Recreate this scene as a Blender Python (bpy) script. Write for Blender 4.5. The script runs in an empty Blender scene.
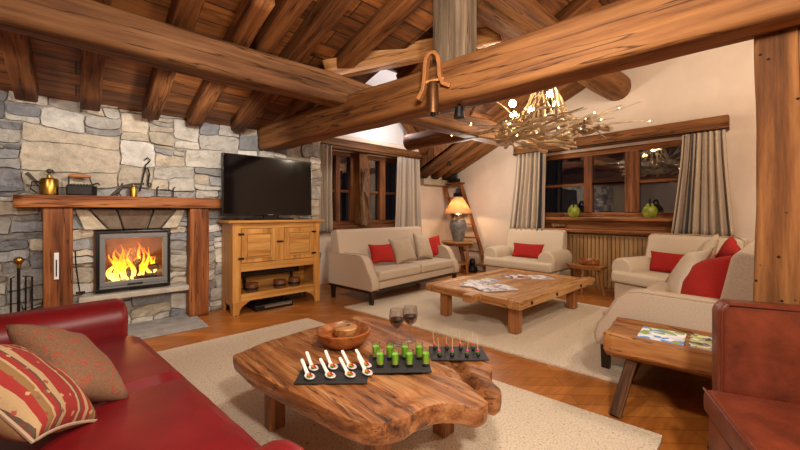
import bpy, bmesh, math, random
from mathutils import Vector, Matrix, noise
random.seed(7)
PI = math.pi
S = bpy.context.scene
COL = S.collection

# ------------------------------------------------------------------ camera, world, lights, exposure
cd = bpy.data.cameras.new('camera'); cam = bpy.data.objects.new('camera', cd); COL.objects.link(cam)
cam.location = (0, 0, 1.30)
cam.rotation_euler = (PI/2, 0, math.atan2(-0.6732, 0.7394))
cd.sensor_width = 36; cd.lens = 36*356/800; cd.shift_y = -12/800; cd.clip_start = 0.05
S.camera = cam
S.view_settings.view_transform = 'Standard'; S.view_settings.look = 'None'
S.view_settings.exposure = 0.36; S.view_settings.gamma = 1.0; S.view_settings.use_curve_mapping = False
W = bpy.data.worlds.new('night'); S.world = W; W.use_nodes = True
W.node_tree.nodes['Background'].inputs[0].default_value = (0.010, 0.012, 0.02, 1)
W.node_tree.nodes['Background'].inputs[1].default_value = 0.15

def lamp(name, loc, power, col=(1, .80, .58), radius=.1, kind='POINT', target=None, angle=90, blend=.6):
    l = bpy.data.lights.new(name, kind); l.energy = power; l.color = col; l.shadow_soft_size = radius
    o = bpy.data.objects.new(name, l); COL.objects.link(o); o.location = loc
    if kind == 'SPOT':
        l.spot_size = math.radians(angle); l.spot_blend = blend
        o.rotation_euler = (Vector(target)-Vector(loc)).to_track_quat('-Z', 'Y').to_euler()
    return o
WARM = (1, .82, .62); SOFT = (1, .90, .78)
lamp('fill_light_near', (0.3, -0.7, 2.4), 215, SOFT, .12)  # unseen fill behind the camera, added for overall room brightness
lamp('fill_light_mid', (1.2, 1.0, 2.45), 80, SOFT, .12)  # added ambience light out of view; no fixture hangs here
lamp('fill_light_far', (4.6, -0.2, 3.0), 100, WARM, .12)  # unseen fill added off to the right for the far half
lamp('stone_wall_fill', (0.9, 3.5, 2.30), 62, (1, .93, .86), .07, 'SPOT', (.9, 5.2, 1.5), 125, .5)  # added spot without a fixture, brightens the stone wall
lamp('stone_wall_fill_left', (-0.7, 3.6, 2.3), 26, (1, .93, .86), .07, 'SPOT', (-.5, 5.2, 1.4), 120, .5)  # weaker added wash for the left stones, also without a fixture
lamp('dormer_fill', (4.4, 4.9, 2.95), 20, (.96, .92, .95), .08)  # light added inside the dormer to lift its white panel
lamp('rafter_fill', (5.30, 3.9, 2.15), 40, SOFT, .06)  # free point light added to brighten the far rafters, apart from the fixture
lamp('gable_fill', (4.9, 2.7, 2.75), 22, SOFT, .06)  # added to brighten the gable curtain and wall; no lamp hangs there

# ------------------------------------------------------------------ materials
def lin(c):
    f = lambda v: v/12.92 if v <= .04045 else ((v+.055)/1.055)**2.4
    return tuple(f(x/255) for x in c)+(1,)
MATS = {}
def base_mat(name):
    m = bpy.data.materials.new(name); m.use_nodes = True
    nt = m.node_tree; b = nt.nodes['Principled BSDF']
    return m, nt, b
def ramp(nt, fac, stops):
    r = nt.nodes.new('ShaderNodeValToRGB'); nt.links.new(fac, r.inputs[0])
    e = r.color_ramp.elements
    while len(e) < len(stops): e.new(.5)
    for i, (p, c) in enumerate(stops): e[i].position = p; e[i].color = c
    return r.outputs[0]
def coords(nt, scale=(1, 1, 1), rot=(0, 0, 0), kind='Object', rand=True):
    t = nt.nodes.new('ShaderNodeTexCoord'); mp = nt.nodes.new('ShaderNodeMapping')
    nt.links.new(t.outputs[kind], mp.inputs[0]); mp.inputs['Scale'].default_value = scale; mp.inputs['Rotation'].default_value = rot
    if rand:
        oi = nt.nodes.new('ShaderNodeObjectInfo'); mu = nt.nodes.new('ShaderNodeMath'); mu.operation = 'MULTIPLY'; mu.inputs[1].default_value = 37
        nt.links.new(oi.outputs['Random'], mu.inputs[0]); nt.links.new(mu.outputs[0], mp.inputs['Location'])
    return mp.outputs[0]
def noise_n(nt, vec, scale, detail=4, rough=.6, dist=0):
    n = nt.nodes.new('ShaderNodeTexNoise'); nt.links.new(vec, n.inputs['Vector'])
    n.inputs['Scale'].default_value = scale; n.inputs['Detail'].default_value = detail
    n.inputs['Roughness'].default_value = rough; n.inputs['Distortion'].default_value = dist
    return n.outputs['Fac']
def bump(nt, b, h, strength, dist=.01):
    bn = nt.nodes.new('ShaderNodeBump'); bn.inputs['Strength'].default_value = strength; bn.inputs['Distance'].default_value = dist
    nt.links.new(h, bn.inputs['Height']); nt.links.new(bn.outputs[0], b.inputs['Normal'])
def mixc(nt, fac, a, b_, mode='MIX'):
    m = nt.nodes.new('ShaderNodeMix'); m.data_type = 'RGBA'; m.blend_type = mode
    if isinstance(fac, float): m.inputs[0].default_value = fac
    else: nt.links.new(fac, m.inputs[0])
    for s, v in ((6, a), (7, b_)):
        if isinstance(v, tuple): m.inputs[s].default_value = v
        else: nt.links.new(v, m.inputs[s])
    return m.outputs[2]
def wood(name, dark, mid, light, axis='X', scale=1.0, rough=.6, bmp=.35, crack=True):
    if name in MATS: return MATS[name]
    m, nt, b = base_mat(name)
    k = {'X': (1.4, 20, 20), 'Y': (20, 1.4, 20), 'Z': (20, 20, 1.4)}[axis]
    k = tuple(v*scale for v in k)
    v = coords(nt, k)
    g = noise_n(nt, v, 1.0, 7, .66, .12)
    c = ramp(nt, g, [(.31, lin(dark)), (.50, lin(mid)), (.72, lin(light))])
    v2 = coords(nt, tuple(x*.16 for x in k))
    p = noise_n(nt, v2, 1.6, 4, .6, .2)
    c = mixc(nt, ramp(nt, p, [(.35, (0, 0, 0, 1)), (.75, (.55, .55, .55, 1))]), c, lin(tuple(int(x*.72) for x in dark)))
    h = g
    if crack:
        v3 = coords(nt, tuple(x*(.35 if x < 3*scale else .55) for x in k))
        w = noise_n(nt, v3, 1.0, 4, .6, .1)
        cr = ramp(nt, w, [(.482, (1, 1, 1, 1)), (.497, (.14, .11, .1, 1)), (.506, (1, 1, 1, 1))])
        c = mixc(nt, 1.0, c, cr, 'MULTIPLY')
    nt.links.new(c, b.inputs['Base Color'])
    b.inputs['Roughness'].default_value = rough; b.inputs['Specular IOR Level'].default_value = .5 if rough < .55 else .2
    bump(nt, b, h, bmp, .02)
    MATS[name] = m; return m
def plain(name, c, rough=.6, metal=0, nscale=0, namt=.15, bmp=0, spec=.5, bscale=None):
    if name in MATS: return MATS[name]
    m, nt, b = base_mat(name)
    b.inputs['Roughness'].default_value = rough; b.inputs['Metallic'].default_value = metal
    b.inputs['Specular IOR Level'].default_value = spec
    if nscale:
        v = coords(nt, rand=False); n = noise_n(nt, v, nscale, 5, .6)
        cc = lin(c); lo = tuple(x*(1-namt) for x in cc[:3])+(1,); hi = tuple(min(1, x*(1+namt)) for x in cc[:3])+(1,)
        nt.links.new(ramp(nt, n, [(.3, lo), (.7, hi)]), b.inputs['Base Color'])
        if bmp: bump(nt, b, n if bscale is None else noise_n(nt, v, bscale, 3, .6), bmp, .006)
    else: b.inputs['Base Color'].default_value = lin(c)
    MATS[name] = m; return m
def attr_mat(name, attr, rough=.85, nscale=14, bmp=.6, amt=.5, nd=.02):
    m, nt, b = base_mat(name)
    a = nt.nodes.new('ShaderNodeAttribute'); a.attribute_name = attr
    v = coords(nt, rand=False); n = noise_n(nt, v, nscale, 6, .65, .3)
    lo = 1-amt
    c = mixc(nt, 1.0, a.outputs['Color'], ramp(nt, n, [(.25, (lo, lo, lo, 1)), (.7, (1.1, 1.1, 1.1, 1))]), 'MULTIPLY')
    nt.links.new(c, b.inputs['Base Color']); b.inputs['Roughness'].default_value = rough
    if bmp: bump(nt, b, n, bmp, nd)
    MATS[name] = m; return m
def emis(name, c, s, base=(0, 0, 0)):
    m, nt, b = base_mat(name)
    b.inputs['Base Color'].default_value = lin(base); b.inputs['Emission Color'].default_value = lin(c); b.inputs['Emission Strength'].default_value = s
    MATS[name] = m; return m
def glass(name, c=(255, 255, 255), rough=0, ior=1.45):
    m, nt, b = base_mat(name)
    b.inputs['Base Color'].default_value = lin(c); b.inputs['Roughness'].default_value = rough
    b.inputs['Transmission Weight'].default_value = 1; b.inputs['IOR'].default_value = ior
    MATS[name] = m; return m
def pane_mat(name, ior=1.52, tint=(1, 1, 1, 1)):   # thin window pane: clear with a mirror-like Fresnel reflection
    m = bpy.data.materials.new(name); m.use_nodes = True; nt = m.node_tree; nt.nodes.clear()
    o = nt.nodes.new('ShaderNodeOutputMaterial'); mx = nt.nodes.new('ShaderNodeMixShader'); t = nt.nodes.new('ShaderNodeBsdfTransparent')
    g = nt.nodes.new('ShaderNodeBsdfGlossy'); g.inputs['Roughness'].default_value = .01; f = nt.nodes.new('ShaderNodeLayerWeight'); f.inputs[0].default_value = .5; t.inputs[0].default_value = tint
    pw = nt.nodes.new('ShaderNodeMath'); pw.operation = 'POWER'; pw.inputs[1].default_value = 2.6; nt.links.new(f.outputs['Facing'], pw.inputs[0])
    ma = nt.nodes.new('ShaderNodeMath'); ma.operation = 'MULTIPLY_ADD'; ma.inputs[1].default_value = .9; ma.inputs[2].default_value = ior-1.4; nt.links.new(pw.outputs[0], ma.inputs[0])
    nt.links.new(ma.outputs[0], mx.inputs[0]); nt.links.new(t.outputs[0], mx.inputs[1]); nt.links.new(g.outputs[0], mx.inputs[2]); nt.links.new(mx.outputs[0], o.inputs[0])
    return m

BD, BM, BL = (72, 40, 20), (132, 85, 46), (166, 114, 64)
beamX = wood('beam_wood', BD, BM, BL, 'X', .55, .62, .6)
beamZ = wood('beam_wood_upright', BD, (142, 86, 44), (190, 130, 76), 'Z', .55, .62, .6)
rafW = wood('rafter_wood', (66, 36, 18), (122, 74, 38), (164, 108, 60), 'X', .7, .65, .5)
dullX = wood('dull_beam_wood', (70, 44, 28), (126, 86, 54), (164, 120, 80), 'X', .5, .7, .4)
postX = wood('post_wood', (44, 24, 12), (110, 68, 35), (160, 108, 60), 'X', .5, .75, .9)
_nt = postX.node_tree; _b = _nt.nodes['Principled BSDF']; _c = _b.inputs['Base Color'].links[0].from_socket
_vo = _nt.nodes.new('ShaderNodeTexVoronoi'); _nt.links.new(coords(_nt), _vo.inputs['Vector']); _vo.inputs['Scale'].default_value = 16
_nt.links.new(mixc(_nt, ramp(_nt, _vo.outputs['Distance'], [(.09, (1, 1, 1, 1)), (.14, (0, 0, 0, 1))]), _c, lin((30, 16, 8))), _b.inputs['Base Color'])
greyW = wood('grey_weathered_wood', (70, 55, 42), (124, 102, 80), (165, 142, 114), 'Z', .5, .8, .5)
redW = wood('mantel_wood', (84, 42, 20), (152, 88, 46), (194, 130, 78), 'X', .6, .55, .4)
redWz = wood('mantel_post_wood', (76, 38, 18), (144, 80, 42), (188, 116, 66), 'Z', .6, .55, .5)
winX = wood('window_wood', (66, 36, 18), (128, 76, 42), (172, 112, 66), 'X', .9, .6, .3, False)
winZ = wood('window_wood_upright', (66, 36, 18), (128, 76, 42), (172, 112, 66), 'Z', .9, .6, .3, False)
winY = wood('window_wood_cross', (74, 40, 18), (142, 86, 44), (188, 124, 70), 'Y', .7, .6, .3)
pineX = wood('pine', (150, 94, 36), (198, 140, 66), (226, 174, 100), 'X', .8, .42, .15, False)
pineZ = wood('pine_upright', (150, 94, 36), (198, 138, 64), (224, 172, 98), 'Z', .8, .42, .15, False)
tabY = wood('old_table_wood', (58, 26, 11), (170, 106, 56), (226, 170, 112), 'Y', .9, .36, .8)
tabZ = wood('old_table_leg', (84, 44, 20), (146, 90, 48), (190, 132, 80), 'Z', .8, .5, .4)
oakX = wood('oak_table', (136, 84, 42), (196, 140, 82), (226, 180, 120), 'X', .7, .38, .3)
oakZ = wood('oak_table_leg', (118, 66, 30), (168, 106, 56), (204, 146, 86), 'Z', .7, .5, .3)
benchW = wood('bench_wood', (110, 60, 26), (186, 122, 64), (222, 166, 100), 'Y', .6, .4, .3)
barkZ = wood('bark_leg', (48, 30, 20), (96, 64, 44), (150, 104, 70), 'Z', 1.0, .8, .8, False)
carvedW = wood('carved_wood', (44, 26, 14), (116, 76, 42), (178, 130, 78), 'Z', 1.6, .45, .9, False)
plaster = plain('cream_plaster', (222, 202, 182), .9, nscale=3.0, namt=.05, bmp=.25)
white_pl = plain('white_plaster', (226, 222, 222), .9, nscale=3, namt=.03)
dark_leg = plain('dark_leg_wood', (38, 24, 18), .4)
fabric = plain('beige_linen', (188, 168, 147), .95, nscale=90, namt=.10, bmp=.25, spec=.2)
fabric2 = plain('cream_cotton', (206, 188, 164), .95, nscale=70, namt=.08, bmp=.2, spec=.2)
piping_m = plain('piping', (176, 152, 126), .9)
redF = plain('red_wool', (164, 40, 34), .95, nscale=80, namt=.15, bmp=.3, spec=.2)
taupeF = plain('taupe_velvet', (176, 156, 134), .9, nscale=60, namt=.12, bmp=.2, spec=.2)
leatherR = plain('red_leather', (120, 18, 24), .40, nscale=5, namt=.22, bmp=.12, bscale=160)
leatherB = plain('brown_leather', (108, 46, 25), .36, nscale=7, namt=.45, bmp=.2, bscale=120)
brass = plain('aged_brass', (168, 128, 58), .32, 1, nscale=20, namt=.3)
iron = plain('black_iron', (42, 38, 36), .5, .8, nscale=30, namt=.3)
iron_dull = plain('grey_iron', (78, 70, 64), .55, .6, nscale=30, namt=.3)
steel = plain('brushed_steel', (170, 168, 164), .3, 1)
blackpl = plain('black_plastic', (14, 14, 15), .25)
screen = plain('black_screen', (6, 6, 8), .08)
gunmetal = plain('grey_enamel', (118, 118, 116), .5, .2)
slate = plain('slate', (44, 42, 42), .6, nscale=40, namt=.25, bmp=.3)
whitep = plain('white_porcelain', (236, 232, 226), .15)
green = plain('green_drink', (128, 214, 30), .3); dkgreen = plain('herb_green', (70, 130, 20), .6)
lime = plain('pale_green_drink', (170, 205, 70), .3)
orange = plain('orange_garnish', (240, 130, 20), .4); redg = plain('red_garnish', (190, 40, 30), .4); pink = plain('pink_radish', (225, 60, 110), .5)
blackb = plain('dark_bite', (28, 18, 16), .45); pick = plain('bamboo_pick', (226, 206, 150), .6)
wine = plain('red_wine', (34, 2, 8), .05); glassM = None
bulbM = emis('bulb_glow', (255, 214, 150), 60); fairyM = emis('fairy_glow', (255, 214, 150), 14)
twig = plain('driftwood_twig', (190, 172, 148), .8, nscale=9, namt=.5, bmp=.2)
bowlW = wood('bowl_wood', (100, 48, 18), (168, 96, 44), (212, 146, 82), 'X', 1.4, .35, .1, False)
bowlD = wood('dark_pot_wood', (60, 28, 14), (112, 62, 32), (150, 92, 50), 'Z', 1.4, .4, .1, False)
lavender = plain('lamp_base_ceramic', (110, 104, 98), .3, nscale=16, namt=.5, bmp=.3)
jugM = plain('green_glaze', (140, 150, 56), .18, nscale=12, namt=.5)
paperM = plain('grey_hearth_slate', (150, 146, 140), .8, nscale=8, namt=.25, bmp=.3)
pane = pane_mat('window_glass'); glassM = pane_mat('clear_glass', 1.50, (.97, .97, .97, 1))

def floor_mat():
    m, nt, b = base_mat('parquet')
    v = coords(nt, rot=(0, 0, math.radians(45)), rand=False)
    br = nt.nodes.new('ShaderNodeTexBrick'); nt.links.new(v, br.inputs['Vector'])
    br.inputs['Scale'].default_value = 1; br.inputs['Brick Width'].default_value = 1.1; br.inputs['Row Height'].default_value = .13
    br.inputs['Mortar Size'].default_value = .003; br.inputs['Color1'].default_value = lin((182, 114, 50)); br.inputs['Color2'].default_value = lin((160, 95, 38)); br.inputs['Mortar'].default_value = lin((122, 70, 30))
    v2 = coords(nt, (2, 18, 2), (0, 0, math.radians(45)), rand=False)
    g = noise_n(nt, v2, 1.2, 6, .6, .8)
    c = mixc(nt, 1.0, br.outputs['Color'], ramp(nt, g, [(.3, (.72, .68, .62, 1)), (.65, (1.12, 1.1, 1.08, 1))]), 'MULTIPLY')
    nt.links.new(c, b.inputs['Base Color']); b.inputs['Roughness'].default_value = .32
    bump(nt, b, g, .08, .004); return m
def rug_mat():
    m, nt, b = base_mat('rug_wool')
    v = coords(nt, rand=False)
    n = noise_n(nt, v, 85, 3, .7); n2 = noise_n(nt, v, 60, 2, .5)
    c = ramp(nt, n, [(.30, lin((182, 160, 132))), (.48, lin((224, 206, 180))), (.7, lin((236, 222, 200)))])
    c = mixc(nt, ramp(nt, n2, [(.26, (.8, .8, .8, 1)), (.33, (0, 0, 0, 1))]), c, lin((130, 96, 66)))
    nt.links.new(c, b.inputs['Base Color']); b.inputs['Roughness'].default_value = 1; b.inputs['Specular IOR Level'].default_value = .1
    bump(nt, b, n, .9, .012); return m
def board_mat(name='ceiling_boards'):
    m, nt, b = base_mat(name)
    v = coords(nt, rand=False)
    br = nt.nodes.new('ShaderNodeTexBrick'); nt.links.new(v, br.inputs['Vector'])
    br.inputs['Scale'].default_value = 1; br.inputs['Brick Width'].default_value = 3.7; br.inputs['Row Height'].default_value = .21; br.inputs['Mortar Size'].default_value = .006
    br.inputs['Color1'].default_value = lin((146, 88, 38)); br.inputs['Color2'].default_value = lin((80, 44, 20)); br.inputs['Mortar'].default_value = lin((18, 9, 5)); br.inputs['Bias'].default_value = -.1
    g = noise_n(nt, coords(nt, (1.6, 16, 8), rand=False), 1, 5, .65, 1)
    c = mixc(nt, 1.0, br.outputs['Color'], ramp(nt, g, [(.34, (.3, .25, .22, 1)), (.6, (1.2, 1.2, 1.15, 1))]), 'MULTIPLY')
    nt.links.new(c, b.inputs['Base Color']); b.inputs['Roughness'].default_value = .6; bump(nt, b, g, .4, .01); return m
def slat_mat():
    m, nt, b = base_mat('slat_panel')
    v = coords(nt, (1, 1, 1), rand=False); sp = nt.nodes.new('ShaderNodeSeparateXYZ'); nt.links.new(v, sp.inputs[0])
    g = noise_n(nt, coords(nt, (9, 9, 1), rand=False), 1, 4, .6)
    nt.links.new(ramp(nt, g, [(.3, lin((128, 92, 52))), (.7, lin((176, 136, 86)))]), b.inputs['Base Color']); b.inputs['Roughness'].default_value = .5; return m
def floral_mat(name, ground, spot, scale):
    m, nt, b = base_mat(name); v = coords(nt, rand=False)
    n = noise_n(nt, v, scale, 3, .6, .8); n2 = noise_n(nt, v, 120, 2, .5)
    c = mixc(nt, ramp(nt, n, [(.54, (0, 0, 0, 1)), (.60, (.8, .8, .8, 1))]), lin(ground), lin(spot))
    nt.links.new(mixc(nt, 1.0, c, ramp(nt, n2, [(.3, (.75, .75, .75, 1)), (.7, (1.1, 1.1, 1.1, 1))]), 'MULTIPLY'), b.inputs['Base Color']); b.inputs['Roughness'].default_value = .95
    bump(nt, b, n2, .3, .004); return m
def kilim_mat():
    m, nt, b = base_mat('kilim'); v = coords(nt, rand=False); sp = nt.nodes.new('ShaderNodeSeparateXYZ'); nt.links.new(v, sp.inputs[0])
    mu = nt.nodes.new('ShaderNodeMath'); mu.operation = 'MULTIPLY_ADD'; mu.inputs[1].default_value = 2.1; mu.inputs[2].default_value = .5; nt.links.new(sp.outputs[1], mu.inputs[0])
    R, T, Y, D = lin((150, 44, 38)), lin((180, 150, 110)), lin((140, 104, 64)), lin((92, 70, 56))
    c = ramp(nt, mu.outputs[0], [(0, T), (.06, R), (.12, D), (.14, T), (.17, R), (.22, Y), (.27, T), (.29, R), (.34, D), (.36, T), (.42, R), (.58, T), (.61, D), (.63, R), (.68, T), (.72, R), (.76, Y), (.82, T), (.84, R), (.90, D), (.93, T)])
    c.node.color_ramp.interpolation = 'CONSTANT'
    ck = nt.nodes.new('ShaderNodeTexVoronoi'); ck.distance = 'MANHATTAN'; ck.inputs['Scale'].default_value = 26; nt.links.new(v, ck.inputs['Vector'])
    sc_ = nt.nodes.new('ShaderNodeSeparateColor'); nt.links.new(ck.outputs['Color'], sc_.inputs[0])
    mot = ramp(nt, sc_.outputs[1], [(0, lin((196, 164, 118))), (.4, lin((150, 48, 40))), (.75, lin((120, 88, 60)))]); mot.node.color_ramp.interpolation = 'CONSTANT'
    c2 = mixc(nt, ramp(nt, ck.outputs['Distance'], [(.30, (.8, .8, .8, 1)), (.36, (0, 0, 0, 1))]), c, mot)
    nt.links.new(c2, b.inputs['Base Color']); b.inputs['Roughness'].default_value = .95
    bump(nt, b, noise_n(nt, v, 140, 2), .3, .004); return m
def mag_mat(name, cols, scale):
    m, nt, b = base_mat(name); v = coords(nt, (1, 1, 0), rand=True)
    vo = nt.nodes.new('ShaderNodeTexVoronoi'); vo.inputs['Scale'].default_value = scale; nt.links.new(v, vo.inputs['Vector'])
    sp = nt.nodes.new('ShaderNodeSeparateColor'); nt.links.new(vo.outputs['Color'], sp.inputs[0])
    c = ramp(nt, sp.outputs[0], [(i/len(cols), lin(k)) for i, k in enumerate(cols)]); c.node.color_ramp.interpolation = 'CONSTANT'
    nt.links.new(c, b.inputs['Base Color']); b.inputs['Roughness'].default_value = .3; return m
floorM, rugM, boardM, slatM = floor_mat(), rug_mat(), board_mat(), slat_mat()
stoneM = attr_mat('wall_stone', 'col', .9, 9, 1.0, .38, .04)
curtM = attr_mat('curtain_linen', 'col', .95, 60, .1, .12, .004)

# ------------------------------------------------------------------ mesh helpers
class MB:
    def __init__(s): s.bm = bmesh.new()
    def box(s, x0, x1, y0, y1, z0, z1, mat=None):
        vs = [s.bm.verts.new((x, y, z)) for x in (x0, x1) for y in (y0, y1) for z in (z0, z1)]
        if mat is not None:
            for v in vs: v.co = mat @ v.co
        for f in ((0, 1, 3, 2), (4, 6, 7, 5), (0, 4, 5, 1), (2, 3, 7, 6), (0, 2, 6, 4), (1, 5, 7, 3)): s.bm.faces.new([vs[i] for i in f])
        return s
    def tube(s, pts, rads, n=8, cap=True):
        pts = [Vector(p) for p in pts]
        if not isinstance(rads, (list, tuple)): rads = [rads]*len(pts)
        rings = []; up = Vector((.13, .21, .97))
        for i, p in enumerate(pts):
            d = (pts[min(i+1, len(pts)-1)]-pts[max(i-1, 0)]).normalized()
            if abs(d.dot(up)) > .95: up = Vector((1, .1, 0))
            a = d.cross(up).normalized(); b = d.cross(a).normalized(); up = -b if False else up
            rings.append([s.bm.verts.new(p+(a*math.cos(2*PI*k/n)+b*math.sin(2*PI*k/n))*rads[i]) for k in range(n)])
        for r0, r1 in zip(rings, rings[1:]):
            for k in range(n): s.bm.faces.new((r0[k], r0[(k+1) % n], r1[(k+1) % n], r1[k]))
        if cap: s.bm.faces.new(rings[0][::-1]); s.bm.faces.new(rings[-1])
        return s
    def lathe(s, prof, c=(0, 0, 0), n=24, closed_ends=True):
        rings = []
        for r, z in prof:
            rings.append([s.bm.verts.new((c[0]+r*math.cos(2*PI*k/n), c[1]+r*math.sin(2*PI*k/n), c[2]+z)) for k in range(n)])
        for r0, r1 in zip(rings, rings[1:]):
            for k in range(n): s.bm.faces.new((r0[k], r0[(k+1) % n], r1[(k+1) % n], r1[k]))
        if closed_ends: s.bm.faces.new(rings[0][::-1]); s.bm.faces.new(rings[-1])
        return s
    def ball(s, c, r, sc=(1, 1, 1), seg=12, rings=8):
        m = Matrix.Translation(c) @ Matrix.Diagonal((*[r*k for k in sc], 1))
        bmesh.ops.create_uvsphere(s.bm, u_segments=seg, v_segments=rings, radius=1, matrix=m); return s
    def prism(s, poly, axis, a0, a1):   # poly in the two remaining axes
        def P(u, v, w): return {'X': (w, u, v), 'Y': (u, w, v), 'Z': (u, v, w)}[axis]
        r0 = [s.bm.verts.new(P(u, v, a0)) for u, v in poly]; r1 = [s.bm.verts.new(P(u, v, a1)) for u, v in poly]; n = len(poly)
        for i in range(n): s.bm.faces.new((r0[i], r0[(i+1) % n], r1[(i+1) % n], r1[i]))
        s.bm.faces.new(r0[::-1]); s.bm.faces.new(r1); return s
    def build(s, name, mat, parent=None, bevel=0, seg=2, smooth=False, sub=0, loc=None, rot=None):
        bmesh.ops.recalc_face_normals(s.bm, faces=s.bm.faces)
        if smooth:
            for f in s.bm.faces: f.smooth = True
            for e in s.bm.edges:
                if len(e.link_faces) == 2 and e.calc_face_angle(0) > .6: e.smooth = False
        me = bpy.data.meshes.new(name); s.bm.to_mesh(me); s.bm.free()
        o = bpy.data.objects.new(name, me); COL.objects.link(o); me.materials.append(mat)
        if parent: o.parent = parent
        if loc: o.location = loc
        if rot: o.rotation_euler = rot
        if bevel:
            m = o.modifiers.new('bevel', 'BEVEL'); m.width = bevel; m.segments = seg; m.limit_method = 'ANGLE'; m.angle_limit = math.radians(35)
            if seg > 2 or smooth:
                for p in me.polygons: p.use_smooth = True
                w = o.modifiers.new('wn', 'WEIGHTED_NORMAL'); w.keep_sharp = False
        if sub: m = o.modifiers.new('sub', 'SUBSURF'); m.levels = sub; m.render_levels = sub
        return o
def tag(o, label, cat=None, group=None, kind=None):
    o['label'] = label
    if cat: o['category'] = cat
    if group: o['group'] = group
    if kind: o['kind'] = kind
    return o
def struct(o, label=None):
    o['kind'] = 'structure'
    if label: o['label'] = label
    return o
def empty(name, loc, rz=0, label=None, cat=None, group=None):
    o = bpy.data.objects.new(name, None); COL.objects.link(o); o.location = loc; o.rotation_euler = (0, 0, rz); o.empty_display_size = .1
    if label: tag(o, label, cat, group)
    return o
def dup(o, loc=None, rz=None, label=None, parent=None):
    c = o.copy(); COL.objects.link(c)
    if parent: c.parent = parent
    if loc: c.location = loc
    if rz is not None: c.rotation_euler[2] = rz
    if label: c['label'] = label
    for ch in list(o.children): dup(ch, parent=c)
    return c
def box(name, x0, x1, y0, y1, z0, z1, mat, parent=None, bevel=0, seg=2):
    return MB().box(x0, x1, y0, y1, z0, z1).build(name, mat, parent, bevel, seg)
def basis(n, up):
    n = Vector(n).normalized(); up = Vector(up); x = up.cross(n).normalized(); y = n.cross(x).normalized()
    return Matrix((x, y, n)).transposed().to_4x4()
def beam(name, p0, p1, w, h, mat, label, cat='beam', group=None, roundness=.25, jit=.012, up=(0, 0, 1), seed=0, n=26, taper=0, parent=None):
    """hewn timber: local X along the beam; section w x h with rounded, wandering edges"""
    p0, p1 = Vector(p0), Vector(p1); L = (p1-p0).length; x = (p1-p0).normalized(); z = Vector(up); y = z.cross(x).normalized(); z = x.cross(y)
    bm = bmesh.new(); rings = []; rc = min(.999, roundness)*min(w, h)/2; sec = []
    for qx, qz, a0 in ((1, 1, 0), (-1, 1, 90), (-1, -1, 180), (1, -1, 270)):
        cxq, czq = qx*(w/2-rc), qz*(h/2-rc)
        arc = [(cxq+rc*math.cos(math.radians(a0+a)), czq+rc*math.sin(math.radians(a0+a))) for a in (0, 22, 45, 68, 90)]
        sec += arc
        n_ = {0: (-1, 0), 90: (0, -1), 180: (1, 0), 270: (0, 1)}[a0]; ln = (w if n_[0] else h)-2*rc
        if ln > .02: sec += [(arc[-1][0]+n_[0]*ln*k/5, arc[-1][1]+n_[1]*ln*k/5) for k in (1, 2, 3, 4)]
    K = len(sec)
    for i in range(n+1):
        t = i/n; ring = []
        k = 1-taper*t
        ox = noise.noise(Vector((t*L*.9, seed*3.1, 0)))*jit*1.2; oz = noise.noise(Vector((t*L*.9, seed*3.1, 9)))*jit*1.2
        for j in range(K):
            c, s_ = sec[j][0]/(w/2), sec[j][1]/(h/2)
            r = 1+noise.noise(Vector((t*L*1.6, c*1.3+seed, s_*1.3)))*jit*5+noise.noise(Vector((t*L*6, c*4+seed, s_*4)))*jit*1.6
            ring.append(bm.verts.new((t*L, ox+c*r*w/2*k, oz+s_*r*h/2*k)))
        rings.append(ring)
    for r0, r1 in zip(rings, rings[1:]):
        for j in range(K): bm.faces.new((r0[j], r0[(j+1) % K], r1[(j+1) % K], r1[j]))
    bm.faces.new(rings[0][::-1]); bm.faces.new(rings[-1])
    bmesh.ops.recalc_face_normals(bm, faces=bm.faces)
    for f in bm.faces: f.smooth = len(f.verts) == 4
    me = bpy.data.meshes.new(name); bm.to_mesh(me); bm.free(); me.materials.append(mat)
    o = bpy.data.objects.new(name, me); COL.objects.link(o)
    o.matrix_world = Matrix.Translation(p0) @ Matrix((x, y, z)).transposed().to_4x4()
    if label: tag(o, label, cat, group)
    return o
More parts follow.
